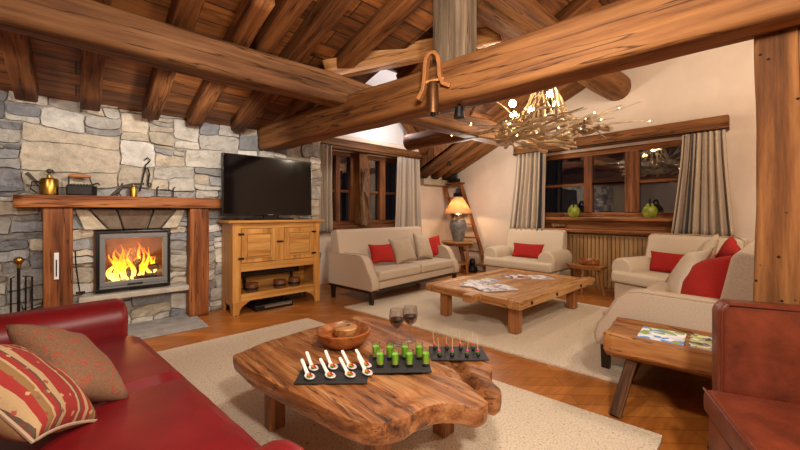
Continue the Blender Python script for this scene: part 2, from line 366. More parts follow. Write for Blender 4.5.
def pillow(name, c, n, up, w, h, t, mat, label=None, cat='cushion', group=None, pipe=None, roll=0, back=None):
    bm = bmesh.new(); N = 14
    def co(u, v, s):
        e = (1-u*u)*(1-v*v); z = t/2*s*(max(e, 0)**.42)
        px = u*w/2*(1-.10*(1-v*v)**1.0*abs(u)); py = v*h/2*(1-.10*(1-u*u)*abs(v))
        z += .012*noise.noise(Vector((u*2.3+w, v*2.3, s)))*(1 if e > .02 else 0)
        return (px, py, z)
    vs = {}
    for s in (1, -1):
        for i in range(N+1):
            for j in range(N+1):
                u = math.sin((i/N-.5)*PI)*.35+(2*i/N-1)*.65; v = math.sin((j/N-.5)*PI)*.35+(2*j/N-1)*.65
                if i in (0, N) or j in (0, N):
                    if (i, j, 1) in vs: vs[i, j, s] = vs[i, j, 1]; continue
                vs[i, j, s] = bm.verts.new(co(u, v, s))
    for s in (1, -1):
        for i in range(N):
            for j in range(N):
                f = bm.faces.new([vs[i, j, s], vs[i+1, j, s], vs[i+1, j+1, s], vs[i, j+1, s]]); f.smooth = True
                if s < 0 and back: f.material_index = 1
    bmesh.ops.recalc_face_normals(bm, faces=bm.faces)
    me = bpy.data.meshes.new(name); bm.to_mesh(me); bm.free(); me.materials.append(mat)
    if back: me.materials.append(back)
    o = bpy.data.objects.new(name, me); COL.objects.link(o)
    o.matrix_world = Matrix.Translation(c) @ basis(n, up) @ Matrix.Rotation(roll, 4, 'Z')
    if label: tag(o, label, cat, group)
    if pipe:
        q = MB(); pts = []
        for k in range(4*N+1):
            sd, r = divmod(k % (4*N), N); a = 2*r/N-1
            u, v = [(a, -1), (1, a), (-a, 1), (-1, -a)][sd]; pts.append(co(u, v, 0))
        q.tube(pts, .006, 6, False).build('piping', pipe, o, smooth=True)
    return o

# ------------------------------------------------------------------ the setting
struct(box('floor', -3.5, 7.0, -3.2, 6.1, -.1, 0, floorM), 'warm brown parquet floor')
def rect_wall(name, axis, p, th, u0, u1, z0, z1, holes, mat, top=None):
    """wall with rectangular holes; axis Y: plane y=p, runs along x ; axis X: plane x=p, runs along y"""
    us = sorted({u0, u1, *[h[0] for h in holes], *[h[1] for h in holes]}); zs = sorted({z0, z1, *[h[2] for h in holes], *[h[3] for h in holes]})
    q = MB()
    for a, b in zip(us, us[1:]):
        for c, d in zip(zs, zs[1:]):
            if any(h[0] <= a and b <= h[1] and h[2] <= c and d <= h[3] for h in holes): continue
            if axis == 'Y': q.box(a, b, p, p+th, c, d)
            else: q.box(p, p+th, a, b, c, d)
    bmesh.ops.remove_doubles(q.bm, verts=q.bm.verts, dist=1e-5)
    return q.build(name, mat)
struct(rect_wall('wall_back', 'Y', 5.77, .25, 2.7, 7.0, 0, 3.9, [(3.28, 5.35, 1.06, 2.48)], plaster), 'cream plaster wall behind the sofa')
# gable wall follows the steep roof
w = rect_wall('wall_right', 'X', 6.8, .25, -3.2, 5.77, 0, 6.4, [(.75, 3.5, 1.22, 2.42)], plaster); struct(w, 'cream gable wall with the wide window')
struct(box('wall_front', -3.5, 7.0, -3.4, -3.2, 0, 6.4, plaster)); struct(box('wall_near', -3.7, -3.5, -3.2, 5.3, 0, 4.5, plaster))

# stone wall: irregular split stones, real relief
def stone_wall():
    rng = random.Random(11); rects = []
    def split(x0, x1, z0, z1):
        w, h = x1-x0, z1-z0
        mh = rng.choice((.055, .08, .10, .13, .17, .25)); mw = rng.choice((.2, .3, .42, .6))
        if h > mh*1.7 and (h*2.4 > w or w < mw):
            t = rng.uniform(.34, .66); split(x0, x1, z0, z0+h*t); split(x0, x1, z0+h*t, z1)
        elif w > mw*1.3 and w > h*1.5:
            t = rng.uniform(.32, .68); split(x0, x0+w*t, z0, z1); split(x0+w*t, x1, z0, z1)
        elif h > .3: split(x0, x1, z0, z0+h/2); split(x0, x1, z0+h/2, z1)
        else: rects.append((x0, x1, z0, z1))
    fx0, fx1, fz0, fz1 = .15, .86, .42, 1.11
    def region(x0, x1, z0, z1, n):
        for i in range(n): split(x0+(x1-x0)*i/n, x0+(x1-x0)*(i+1)/n, z0, z1)
    region(-3.5, fx0, 0, fz0, 3); region(-3.5, fx0, fz0, 1.4, 3); region(fx0, fx1, 0, fz0, 1); region(fx1, 2.95, 0, 1.4, 2)
    region(-3.5, 2.95, 1.4, 2.62, 5)
    region(fx0, fx1, 1.34, 1.4, 1)
    pal = [(190, 184, 174), (210, 202, 188), (220, 212, 196), (172, 170, 166), (150, 151, 152), (200, 186, 164), (212, 198, 174), (184, 178, 168), (226, 220, 208), (158, 154, 148)]
    bm = bmesh.new(); cl = bm.loops.layers.float_color.new('col')
    def warp(x, z):
        v = Vector((x*2.2, z*3.4, 3)); return x+.04*noise.noise(v)+.014*noise.noise(v*4.1), z+.055*noise.noise(v+Vector((7, 3, 1)))+.020*noise.noise(v*3)+.010*noise.noise(v*6.3)
    def fixed(x, z):   # keep the firebox edges straight
        return fx0-.02 <= x <= fx1+.02 and fz0-.02 <= z <= fz1+.02
    for (x0, x1, z0, z1) in rects:
        left = (x0+x1)/2 < -.2; c = rng.choice(pal)
        if left and rng.random() < .6: c = rng.choice([(154, 152, 148), (136, 136, 138), (170, 164, 154), (124, 124, 126)])
        kk = rng.uniform(.88, 1.08); c = tuple(min(255, int(v*kk)) for v in c); cc = lin(c)
        g = .0015; w, h = x1-x0-2*g, z1-z0-2*g
        nx, nz = max(3, int(w/.045)), max(3, int(h/.035)); d0 = rng.uniform(.030, .070)
        us = [0, (.005/w)]+[(.005/w)+(1-.010/w)*k/nx for k in range(1, nx)]+[1-(.005/w), 1]; vs_ = [0, (.005/h)]+[(.005/h)+(1-.010/h)*k/nz for k in range(1, nz)]+[1-(.005/h), 1]; nx += 2; nz += 2; tilt = rng.uniform(-.02, .02); sk = rng.uniform(-.012, .012)
        V = []
        for i in range(nx+1):
            row = []
            for j in range(nz+1):
                u, v = us[i], vs_[j]
                eu, ev = min(u, 1-u)*w, min(v, 1-v)*h; cr = .022
                px, pz = x0+g+u*w, z0+g+v*h+sk*(2*u-1)
                if eu < cr and ev < cr:  # round corners
                    px += (cr-eu)*(1-ev/cr)*.42*(1 if u < .5 else -1); pz += (cr-ev)*(1-eu/cr)*.42*(1 if v < .5 else -1)
                e = min(eu, ev)
                if not fixed(px, pz): px, pz = warp(px, pz)
                f = 0 if e < 1e-6 else 1
                y = -f*(d0*.8+tilt*(2*v-1)+.014*noise.noise(Vector((px*6, pz*12, 5+x0)))+.012*noise.noise(Vector((px*17, pz*31, 1))))
                row.append(bm.verts.new((px, 5.215+y, pz)))
            V.append(row)
        for i in range(nx):
            for j in range(nz):
                f = bm.faces.new((V[i][j], V[i+1][j], V[i+1][j+1], V[i][j+1]))
                for l in f.loops: l[cl] = cc
    # mortar bed behind the stones, with the firebox opening
    mc = lin((168, 160, 148))
    q = MB(); q.bm.free(); q.bm = bm
    n0 = len(bm.faces)
    for (a, b, c, d) in ((-3.5, fx0, 0, 2.7), (fx1, 2.95, 0, 2.7), (fx0, fx1, 0, fz0), (fx0, fx1, fz1, 2.7)): q.box(a, b, 5.212, 5.5, c, d)
    bm.faces.ensure_lookup_table()
    for f in bm.faces[n0:]:
        for l in f.loops: l[cl] = mc
    o = MB(); o.bm.free(); o.bm = bm
    return o.build('wall_left', stoneM)
struct(stone_wall(), 'rough stone wall around the fireplace')
# return wall between stone wall and window wall
struct(box('wall_return', 2.7, 2.95, 5.5, 5.77, 0, 3.4, plaster))

# ceilings (boards above the rafters)
def zA(y): return 2.37+.245*(5.0-y)
def zB(y): return 2.05+.45*(5.77-y)
def slab(name, quad, th, mat):
    q = MB(); lo = [q.bm.verts.new(p) for p in quad]; hi = [q.bm.verts.new((p[0], p[1], p[2]+th)) for p in quad]; n = len(quad)
    for i in range(n): q.bm.faces.new((lo[i], lo[(i+1) % n], hi[(i+1) % n], hi[i]))
    q.bm.faces.new(lo); q.bm.faces.new(hi[::-1]); return q.build(name, mat)
RA = .17
struct(slab('ceiling', [(-3.5, 5.3, zA(5.3)+RA), (2.62, 5.3, zA(5.3)+RA), (2.62, -3.2, zA(-3.2)+RA), (-3.5, -3.2, zA(-3.2)+RA)], .05, boardM), 'dark plank ceiling above the stone wall')
q = [(5.78, 5.9, zB(5.9)+RA), (6.95, 5.9, zB(5.9)+RA), (6.95, -3.2, zB(-3.2)+RA), (5.78, -3.2, zB(-3.2)+RA)]
struct(slab('ceiling_far', q, .05, boardM)); struct(slab('ceiling_middle', [(2.6, 3.6, zB(3.6)+RA), (5.08, 3.6, zB(3.6)+RA), (5.78, 4.5, zB(4.5)+RA), (5.78, -3.2, zB(-3.2)+RA), (2.6, -3.2, zB(-3.2)+RA)], .05, boardM))
# gap between the two roofs (above the tie beam) and the dormer over the back window
q = MB(); vs = [(2.6, 5.3, zA(5.3)+RA), (2.6, -3.2, zA(-3.2)+RA), (2.6, -3.2, zB(-3.2)+.4), (2.6, 3.6, zB(3.6)+.4), (2.6, 5.3, 3.9)]
q.prism([(a[1], a[2]) for a in vs], 'X', 2.6, 2.64); struct(q.build('trim_1', boardM))
struct(slab('ceiling_dormer', [(2.6, 6.0, 3.9), (5.9, 6.0, 3.9), (5.9, 3.3, 3.9), (2.6, 3.3, 3.9)], .05, white_pl))
struct(slab('ceiling_slope', [(5.80, 5.77, 2.77), (5.22, 5.77, 3.32), (5.22, 3.30, 3.33), (5.80, 4.50, 2.78)], .04, boardM))
struct(box('wall_dormer', 2.7, 5.3, 5.70, 5.765, 2.72, 3.9, white_pl))
q = MB(); q.prism([(5.77, zB(5.77)+RA), (5.77, 2.80), (4.50, 2.80), (4.50, zB(4.5)+RA)], 'X', 5.78, 5.82); struct(q.build('trim_2', boardM))
struct(box('trim_3', 2.6, 5.10, 3.55, 3.6, zB(3.6)+RA, 3.9, boardM))
# plaster ledges
struct(box('trim_4', 2.95, 5.80, 5.56, 5.70, 2.66, 2.74, plaster, bevel=.015), 'plaster ledge above the back window')
struct(box('trim_5', 5.84, 6.795, 5.60, 5.765, 1.95, 2.09, plain('ledge_stone', (176, 158, 134), .8, nscale=5), bevel=.02), 'pale ledge under the far rafters')

# window 1 (back wall)
def window(name, axis, p, u0, u1, z0, z1, mull, tz, mats, depth=.08):
    r = empty(name, (0, 0, 0)); struct(r)
    def B(nm, a, b, c, d, off=0, dd=depth, m=0, par=r):
        if axis == 'Y': return box(nm, a, b, p+off, p+off+dd, c, d, mats[m], par, .008)
        return box(nm, p+off, p+off+dd, a, b, c, d, mats[m], par, .008)
    B('window_frame', u0, u1, z1-.09, z1); B('window_frame', u0, u1, z0, z0+.09); 
    B('window_frame', u0, u0+.09, z0+.09, z1-.09, m=1); B('window_frame', u1-.09, u1, z0+.09, z1-.09, m=1)
    es = [u0+.09]
    for a, b in mull: B('mullion', a, b, z0+.09, z1-.09, -.03, m=1); es += [a, b]
    es.append(u1-.09)
    for a, b in zip(es[::2], es[1::2]):
        B('transom', a, b, tz-.025, tz+.025, .01, depth-.02)
        if axis == 'Y': pn = box('pane', a-.01, b+.01, p+.045, p+.053, z0+.08, z1-.08, pane, r)
        else: pn = box('pane', p+.045, p+.053, a-.01, b+.01, z0+.08, z1-.08, pane, r)
        pn['label'] = 'dark night window glass'
    return r
w1 = window('window_1', 'Y', 5.80, 3.28, 5.35, 1.06, 2.48, [(3.62, 3.72), (3.95, 4.42), (4.68, 4.84)], 1.72, (winX, winZ)); w1['label'] = 'timber window behind the cream sofa'
w2 = window('window_2', 'X', 6.84, .75, 3.5, 1.22, 2.42, [(2.40, 2.53), (1.68, 1.88)], 1.82, (winY, winZ)); w2['label'] = 'wide timber window in the gable wall'
beam('window_header', (3.0, 5.66, 2.565), (5.78, 5.66, 2.565), .16, .17, beamX, 'brown header beam over the window behind the long sofa', seed=21, roundness=.15, jit=.005)
beam('window_post', (4.17, 5.72, 1.07), (4.17, 5.72, 2.47), .16, .20, beamX, 'wide upright timber in the middle of the back window', 'post', seed=22, roundness=.15, jit=.005, up=(1, 0, 0))
struct(box('trim_6', 2.95, 5.55, 5.55, 5.80, 1.0, 1.065, winX, bevel=.01), 'timber sill of the back window')
beam('window_header', (6.70, 3.82, 2.56), (6.70, .58, 2.56), .18, .19, beamX, 'long brown header beam over the wide gable window', seed=23, roundness=.15, jit=.005)
struct(box('trim_7', 6.60, 6.86, .9, 3.52, 1.165, 1.215, winY, bevel=.01), 'upper shelf of the gable window sill')
struct(box('trim_8', 6.70, 6.80, .9, 3.45, 1.02, 1.165, winY, bevel=.01)); struct(box('trim_9', 6.56, 6.80, .9, 3.45, .95, 1.02, winY, bevel=.02), 'lower sill ledge of the gable window')
# slatted wainscot under the gable window
q = MB(); q.box(6.70, 6.80, .5, 3.45, 0, .92)
for i in range(46): y = .52+i*.0635; q.box(6.672, 6.70, y, y+.05, .04, .9)
t = q.build('radiator_cover', slatM); tag(t, 'vertical slatted wooden radiator cover under the gable window', 'radiator cover')

# ------------------------------------------------------------------ roof timbers
ra = [(-1.9, 'hidden far left'), (-1.30, ''), (-.82, ''), (-.351, ''), (.111, ''), (.635, ''), (1.08, ''), (1.597, ''), (2.10, '')]
ORD = ['seventh', 'sixth', 'fifth', 'fourth', 'third', 'second', 'first']
vis = [x for x, _ in ra if x > -.5]
for i, x in enumerate(vis):
    n = ORD[len(ORD)-len(vis)+i]
    ye = 2.75 if i == 3 else -2.9
    beam('rafter', (x, 4.98, zA(4.98)+RA/2), (x, ye, zA(ye)+RA/2), .16, RA, rafW, 'rough sloping rafter over the stone wall, %s counted leftwards from the television' % {5: 'first', 4: 'second', 3: 'third', 2: 'fourth', 1: 'fifth', 0: 'sixth'}[i], 'rafter', 'rafters over the stone wall', .22, .01, seed=30+i)
beam('rafter', (1.30, 3.5, zA(3.5)+RA/2), (1.34, -2.9, zA(-2.9)+RA/2), .16, RA, rafW, 'upper rafter spliced beside the short cut rafter above the long purlin', 'rafter', 'rafters over the stone wall', .22, .01, seed=39)
farx = [5.90, 6.28, 6.66]
for i, x in enumerate(farx):
    beam('rafter', (x, 5.70, zB(5.70)+RA/2), (x, -2.9, zB(-2.9)+RA/2), .15, RA, beamX, ['sloping rafter over the ladder corner, nearest the back window', 'middle sloping rafter above the ladder corner', 'sloping rafter lying against the gable wall above the ladder'][i], 'rafter', 'rafters over the ladder corner', .25, .012, seed=50+i)  # lighter beam wood stands in for spotlight falling on these far rafters
for i, x in enumerate([3.3, 4.0, 4.7, 5.35]):
    beam('rafter', (x, 3.6, zB(3.6)+RA/2), (x, -2.9, zB(-2.9)+RA/2), .15, RA, rafW, ['high rafter right behind the king post, nearest the tie beam', 'second high rafter beyond the tie beam', 'third high rafter, above the branch chandelier', 'fourth high rafter, farthest beyond the tie beam'][i], 'rafter', 'high rafters beyond the tie beam', .25, .012, seed=60+i)
beam('purlin', (-3.2, 3.30, 2.605), (5.5, 3.30, 2.605), .28, .29, dullX, 'long thick purlin crossing from the left above the fireplace side', seed=2, roundness=.35, jit=.014, n=60)
beam('tie_beam', (2.08, 5.20, 2.385), (2.745, -1.9, 2.385), .30, .345, beamX, 'massive golden tie beam running from the stone wall to the right post', seed=4, roundness=.28, jit=.013, n=60)
beam('round_purlin', (2.75, 2.0, 3.42), (6.83, 2.0, 3.42), .42, .42, beamX, 'thick round log ending at the gable wall above the chandelier', 'log', seed=5, roundness=.9, jit=.010, n=40)
beam('round_log', (4.55, 4.75, 2.60), (4.55, 3.2, 2.60), .30, .30, rafW, 'short round log with a sawn end, above the curtain near the ladder', 'log', seed=6, roundness=.95, jit=.008)
beam('valley_beam', (1.95, 3.32, 2.80), (3.60, 2.28, 3.36), .12, .20, oakX, 'pale diagonal beam behind the king post', seed=7, roundness=.2, jit=.012)
beam('dormer_rafter', (5.74, 5.5, 2.66), (4.95, 5.5, 3.42), .16, .13, rafW, 'dark sloping rafter beside the white dormer wall', 'rafter', seed=8, roundness=.2, jit=.008)
beam('king_post', (2.44, 1.98, 2.52), (2.44, 1.98, 3.95), .29, .28, greyW and wood('grey_post', (66, 52, 40), (122, 102, 82), (162, 142, 116), 'X', .5, .8, .6), 'grey weathered king post standing on the tie beam', 'post', seed=9, roundness=.2, jit=.012, up=(1, 0, 0))
beam('post', (2.80, -.04, 0), (2.80, -.04, 2.24), .34, .34, postX, 'thick wormholed upright post behind the brown leather chair', 'post', seed=10, roundness=.12, jit=.010, up=(1, 0, 0), n=40)

# ------------------------------------------------------------------ fireplace
fp = empty('fireplace_mantel', (.47, 5.1, 0), 0, 'reddish timber mantel with shelf and two posts on the stone wall', 'mantel')
for nm, a, b, w_, h_, up, sd in (('mantel_shelf', (-.44, 5.09, 1.415), (1.39, 5.09, 1.43), .25, .125, (0, 0, 1), 11), ('mantel_post', (-.135, 5.09, 0), (-.135, 5.09, 1.36), .22, .19, (1, 0, 0), 12), ('mantel_post', (1.15, 5.09, 0), (1.15, 5.09, 1.37), .22, .19, (1, 0, 0), 13)):
    o = beam(nm, a, b, h_ if up[0] else w_, w_ if up[0] else h_, redW, None, seed=sd, roundness=.16, jit=.010, up=up)
    mw = o.matrix_world.copy(); o.parent = fp; o.matrix_parent_inverse = Matrix.Identity(4); o.matrix_basis = Matrix.Translation((-.47, -5.1, 0)) @ mw
# arch stones
bm = bmesh.new(); cl = bm.loops.layers.float_color.new('col'); rg = random.Random(3)
q = MB(); q.bm.free(); q.bm = bm
xs0 = [.06, .27, .40, .62, .76, .94]; xs1 = [-.02, .10, .34, .69, .92, 1.03]
for i in range(5):
    n0 = len(bm.faces); g = .008; y0 = 5.13-rg.uniform(0, .03)
    q.prism([(xs0[i]+g, 1.115+.02*abs(i-2.5)*0), (xs0[i+1]-g, 1.115), (xs1[i+1]-g, 1.345), (xs1[i]+g, 1.345)], 'Y', y0, 5.21)
    bm.faces.ensure_lookup_table(); c = lin([(206, 190, 162), (130, 112, 94), (118, 96, 80), (126, 108, 92), (204, 190, 166)][i])
    for f in bm.faces[n0:]:
        for l in f.loops: l[cl] = c
tag(q.build('fireplace_arch', stoneM, bevel=.012), 'fan of cut lintel stones above the fire under the mantel', 'stone arch')
hl = MB().box(.02, 1.05, 5.02, 5.21, .345, .405).build('fireplace_ledge', plain('ledge_slab', (186, 176, 160), .8, nscale=9, namt=.2, bmp=.5), None, .012); tag(hl, 'pale rough stone ledge below the burning firebox', 'stone ledge')
hs = MB().box(-.75, 1.12, 4.47, 5.16, 0, .018).build('hearthstone', paperM, None, .006); tag(hs, 'grey stone hearth slab on the floor before the fire', 'hearth')
# firebox insert
fb = empty('firebox', (.505, 5.15, .43), 0, 'grey framed fireplace insert with burning fire', 'fireplace')
def frame_box(nm, x0, x1, z0, z1, t, y0, y1, mat, par, bev=.006):
    q = MB(); q.box(x0, x1, y0, y1, z1-t, z1); q.box(x0, x1, y0, y1, z0, z0+t); q.box(x0, x0+t, y0, y1, z0+t, z1-t); q.box(x1-t, x1, y0, y1, z0+t, z1-t)
    return q.build(nm, mat, par, bev)
frame_box('outer_frame', -.345, .345, 0, .67, .03, -.06, .02, blackpl, fb)
frame_box('door_frame', -.315, .315, .055, .635, .05, -.075, -.03, gunmetal, fb)
MB().box(-.315, .315, -.07, -.03, .028, .052).build('ash_lip', gunmetal, fb, .004)
MB().box(-.07, .07, -.09, -.075, .058, .072).build('door_handle', blackpl, fb, .003)
q = MB(); q.box(-.34, .34, .42, .44, 0, .67); q.box(-.36, -.34, .02, .44, 0, .67); q.box(.34, .36, .02, .44, 0, .67); q.box(-.34, .34, .02, .44, -.0, .03); q.box(-.34, .34, .02, .44, .65, .67)
q.build('fire_chamber', plain('sooty_firebrick', (120, 84, 60), .9, nscale=8, namt=.4), fb)
MB().box(-.27, .27, -.052, -.048, .10, .59).build('door_glass', pane, fb)
for i, (a, b, r) in enumerate([((-.22, .12, .12), (.20, .18, .13), .045), ((-.12, .25, .13), (.24, .10, .22), .04), ((-.05, .08, .18), (.12, .28, .34), .035), ((-.24, .2, .17), (-.02, .12, .2), .035), ((.0, .02, .10), (.22, .05, .12), .03)]):
    MB().tube([a, tuple((a[k]+b[k])/2+.01 for k in range(3)), b], [r, r*1.05, r*.9], 9).build('log', plain('charred_log', (40, 26, 20), .9, nscale=30, namt=.6, bmp=.6), fb, smooth=True)
def flame_mat():
    m, nt, b = base_mat('flame'); v = coords(nt, rand=False); sp = nt.nodes.new('ShaderNodeSeparateXYZ'); nt.links.new(v, sp.inputs[0])
    n = noise_n(nt, v, 12, 3, .6); ad = nt.nodes.new('ShaderNodeMath'); ad.operation = 'MULTIPLY_ADD'; ad.inputs[1].default_value = .45; nt.links.new(n, ad.inputs[0])
    nt.links.new(sp.outputs[2], ad.inputs[2])
    c = ramp(nt, ad.outputs[0], [(.28, lin((255, 222, 110))), (.44, lin((255, 170, 30))), (.60, lin((255, 110, 8))), (.76, lin((190, 44, 0)))])
    nt.links.new(c, b.inputs['Emission Color']); b.inputs['Emission Strength'].default_value = 3.0; b.inputs['Base Color'].default_value = (0, 0, 0, 1); return m
fm = flame_mat(); rg = random.Random(5)
for i in range(26):
    x = rg.uniform(-.20, .20); y = rg.uniform(.0, .28); h = rg.uniform(.16, .46)*(1-abs(x)*1.6)+.04; r = rg.uniform(.02, .042)
    pts = []; rr = []
    for k in range(9):
        t = k/8; pts.append((x+.05*t*math.sin(3*t+i)+.02*math.sin(7*t+i*2), y+.02*math.sin(5*t+i), .10+h*t)); rr.append(max(.001, r*(math.sin(PI*min(1, t*.85+.15))**.8)*(1-t*.75)))
    MB().tube(pts, rr, 8).build('flame', fm, fb, smooth=True)
lamp('fire_glow', (.505, 5.0+.22, .80), 9, (1, .45, .14), .12)

# fire tools, thermometer, items on the mantel
ft = empty('fire_tools', (-.40, 4.92, 0), 0, 'dark fire tool stand with brass knob left of the mantel post', 'fire tools')
MB().lathe([(.09, 0), (.09, .015), (.02, .03)], n=20).build('base', iron, ft); MB().tube([(0, 0, .02), (0, 0, .80)], .012).build('pole', iron, ft, smooth=True)
MB().ball((0, 0, .85), .036).tube([(0, 0, .78), (0, 0, .83)], [.012, .018]).build('knob', brass, ft, smooth=True)
for dx, dy in ((-.05, 0), (.045, .01), (.09, -.02)):
    q = MB(); q.tube([(dx*.5, dy, .70), (dx, dy, .69), (dx, dy, .12)], .007); q.box(dx-.02, dx+.02, dy-.006, dy+.006, .08, .16); q.build('tool', iron, ft)
th = empty('thermometer', (-.145, 4.985, .63), 0, 'small white wall thermometer on the left mantel post', 'thermometer')
MB().box(-.018, .018, -.008, .004, 0, .27).build('plate', whitep, th, .004); MB().box(-.005, .005, -.011, -.008, .03, .2).build('tube', iron, th)
pk = MB(); pk.tube([(-.005, 5.10, .90), (.0, 5.09, .75), (.03, 5.08, .47)], .006); pk.box(.0, .075, 5.06, 5.10, .445, .465); tag(pk.build('ash_rake', iron), 'thin iron ash rake leaning right of the left mantel post', 'fire tool')
zt = 1.487
bt = empty('blowtorch', (-.20, 5.09, zt), 0, 'antique brass blowtorch with side nozzle at the left of the mantel', 'blowtorch')
MB().lathe([(.068, 0), (.070, .02), (.070, .15), (.06, .165), (.02, .175), (.02, .20)], n=20).build('tank', brass, bt, smooth=True)
MB().tube([(-.06, 0, .08), (-.11, -.01, .15), (-.16, -.01, .21)], [.014, .014, .018]).build('nozzle', iron_dull, bt, smooth=True)
q = MB(); q.tube([(0, 0, .19), (.0, 0, .23), (.02, 0, .25), (.035, 0, .22)], .012); q.ball((0, 0, .24), .024); q.build('valve', iron_dull, bt, smooth=True)
q = MB(); q.tube([(-.07, -.02, .13), (-.12, -.05, .12), (-.13, -.05, .05), (-.08, -.03, .01)], .006); q.build('handle', iron, bt, smooth=True)
ir = empty('charcoal_iron', (.045, 5.08, zt), 0, 'old black charcoal iron with turned wooden grip on the mantel', 'iron')
MB().prism([(-.12, -.045), (.08, -.045), (.13, 0), (.08, .045), (-.12, .045)], 'Z', 0, .105).build('body', iron, ir, .01)
q = MB()
for i in range(9): q.ball((-.10+i*.024, 0, .112), .012)
q.build('vent_rim', iron_dull, ir)
MB().tube([(-.10, 0, .10), (-.10, 0, .20)], .006).build('handle_support', iron, ir); MB().tube([(.09, 0, .10), (.06, 0, .20)], .006).build('handle_support', iron, ir)
MB().tube([(.08, 0, .12), (.13, 0, .135), (.15, 0, .12)], .008).build('latch', iron, ir)
MB().lathe([(.010, -.09), (.018, -.07), (.022, -.02), (.016, 0), (.022, .03), (.017, .07), (.010, .09)], n=12).build('handle', oakZ, ir, smooth=True, loc=(-.015, 0, .205), rot=(0, PI/2, 0))
sp = empty('brass_burner', (.49, 5.09, zt), 0, 'small brass burner with dark pump arm, right of the iron on the mantel', 'burner')
MB().lathe([(.036, 0), (.036, .11), (.03, .12), (.012, .125), (.012, .14)], n=18).build('tank', brass, sp, smooth=True)
q = MB(); q.tube([(-.20, 0, .01), (-.15, 0, .05), (-.09, 0, .12), (-.02, 0, .14), (.10, 0, .155)], [.012, .02, .012, .014, .012]); q.tube([(-.15, .0, .0), (-.10, 0, .15)], .010); q.build('pump', iron_dull, sp, smooth=True)
hk = empty('trivet_frame', (.79, 5.09, zt), 0, 'low black iron frame with two small hooks at the right of the mantel', 'iron frame')
MB().box(-.13, .13, -.03, .03, 0, .012).build('base', iron, hk); q = MB()
for dx in (-.075, .09): q.tube([(dx, 0, .01), (dx, 0, .11), (dx+.02, 0, .13)], .008)
q.tube([(-.075, 0, .09), (.09, 0, .085)], .007); q.build('hooks', iron, hk)
pot = MB(); pot.tube([(.60, 5.13, 1.93), (.63, 5.13, 1.955), (.655, 5.13, 1.93), (.635, 5.13, 1.895), (.61, 5.13, 1.87), (.60, 5.13, 1.80), (.555, 5.14, 1.56)], .008, 7)
pot.tube([(.60, 5.125, 1.80), (.625, 5.12, 1.84), (.645, 5.12, 1.76), (.63, 5.12, 1.64), (.645, 5.12, 1.60), (.665, 5.12, 1.63), (.645, 5.12, 1.66)], .009, 7)
tag(pot.build('pot_hook', iron, smooth=True), 'black iron pot hook hanging on the stones above the mantel', 'hook')

# ------------------------------------------------------------------ TV cabinet
cb = empty('tv_cabinet', (2.06, 4.70, 0), 0, 'golden pine cabinet with two panelled doors under the television', 'cabinet')
X0, X1, D = -.61, .61, .46
MB().box(X0-.06, X1+.06, -.04, D+.01, 1.17, 1.205).build('cabinet_top', pineX, cb, .008)
q = MB()
q.box(X0, X0+.10, 0, .03, .10, 1.17); q.box(X1-.10, X1, 0, .03, .10, 1.17); q.box(-.06, .06, 0, .03, .655, 1.10)
q.build('front_stile', pineZ, cb, .004)
q = MB(); q.box(X0+.10, X1-.10, 0, .03, 1.10, 1.17); q.box(X0+.10, X1-.10, 0, .03, .55, .655); q.box(X0+.10, X1-.10, 0, .03, .17, .26); q.build('front_rail', pineX, cb, .004)
for s in (X0, X1-.03): MB().prism([(.031, .14), (.08, .10), (.12, .02), (.16, 0), (D-.12, .0), (D-.10, .08), (D, .0), (D, 1.17), (.031, 1.17)] if False else [(.031, .0), (.08, .0), (.12, .12), (D-.12, .12), (D-.08, 0), (D, 0), (D, 1.17), (.031, 1.17)], 'X', s, s+.03).build('side_panel', pineZ, cb, .003)
for s in (1, -1):
    a = X0 if s == 1 else X1
    MB().prism([(a, .0), (a+s*.075, 0), (a+s*.085, .05), (a+s*.11, .10), (a+s*.17, .14), (a+s*.22, .172), (a, .172)], 'Y', -.004, .034).build('foot', pineZ, cb, .004)
    MB().lathe([(.035, -.0), (.035, .01)], c=(a+s*.035, .03, 0), n=14).build('foot_pad', iron, cb)
MB().box(X0+.03, X1-.03, .03, D, .235, .26).build('shelf', pineX, cb); MB().box(X0+.03, X1-.03, .03, D, .56, .58).build('divider', pineX, cb); MB().box(X0+.03, X1-.03, D-.02, D, .26, 1.17).build('back_panel', pineX, cb)
for a, b in ((X0+.10, -.06), (.06, X1-.10)):
    d = MB().box(a+.004, b-.004, -.008, .022, .66, 1.096).build('door', pineZ, cb, .004)
    q = MB(); ii = a+.075; jj = b-.075
    q.prism([(a+.01, .67), (b-.01, .67), (b-.01, 1.09), (a+.01, 1.09)], 'Y', -.012, -.008)
    MB().box(ii, jj, -.022, -.008, .735, 1.02).build('raised_panel', pineX, d, .012, 2); q.bm.free()
    frame_box('panel_moulding', ii-.02, jj+.02, .715, 1.04, .014, -.018, -.006, pineX, d, .003)
    hx = a+.0 if a < 0 else b
    for z in (.72, 1.03): MB().box(hx-.035, hx+.035, -.016, -.008, z-.012, z+.012).build('hinge', iron, d)
MB().box(-.045, .045, -.018, -.006, .905, .925).build('latch', iron, cb)
tv = empty('television', (1.985, 4.86, 1.206), 0, 'large black flat screen television on the pine cabinet', 'television')
MB().box(-.625, .625, -.03, .02, .06, .86).build('housing', blackpl, tv, .006); MB().box(-.605, .605, -.033, -.029, .085, .845).build('screen', screen, tv)
MB().box(-.30, .30, -.12, .14, 0, .02).build('stand', blackpl, tv, .005); MB().box(-.08, .08, 0, .04, .02, .08).build('neck', blackpl, tv)
MB().box(-.04, .04, -.034, -.03, .066, .074).build('status_strip', steel, tv)
tag(box('soundbar', 1.60, 2.48, 4.98, 5.06, .43, .50, blackpl, bevel=.01), 'long black soundbar inside the pine cabinet', 'soundbar')
sb = bpy.data.objects['soundbar']
for x in (1.70, 2.38): box('foot', x-.015, x+.015, 5.0, 5.04, .262, .43, blackpl, sb)
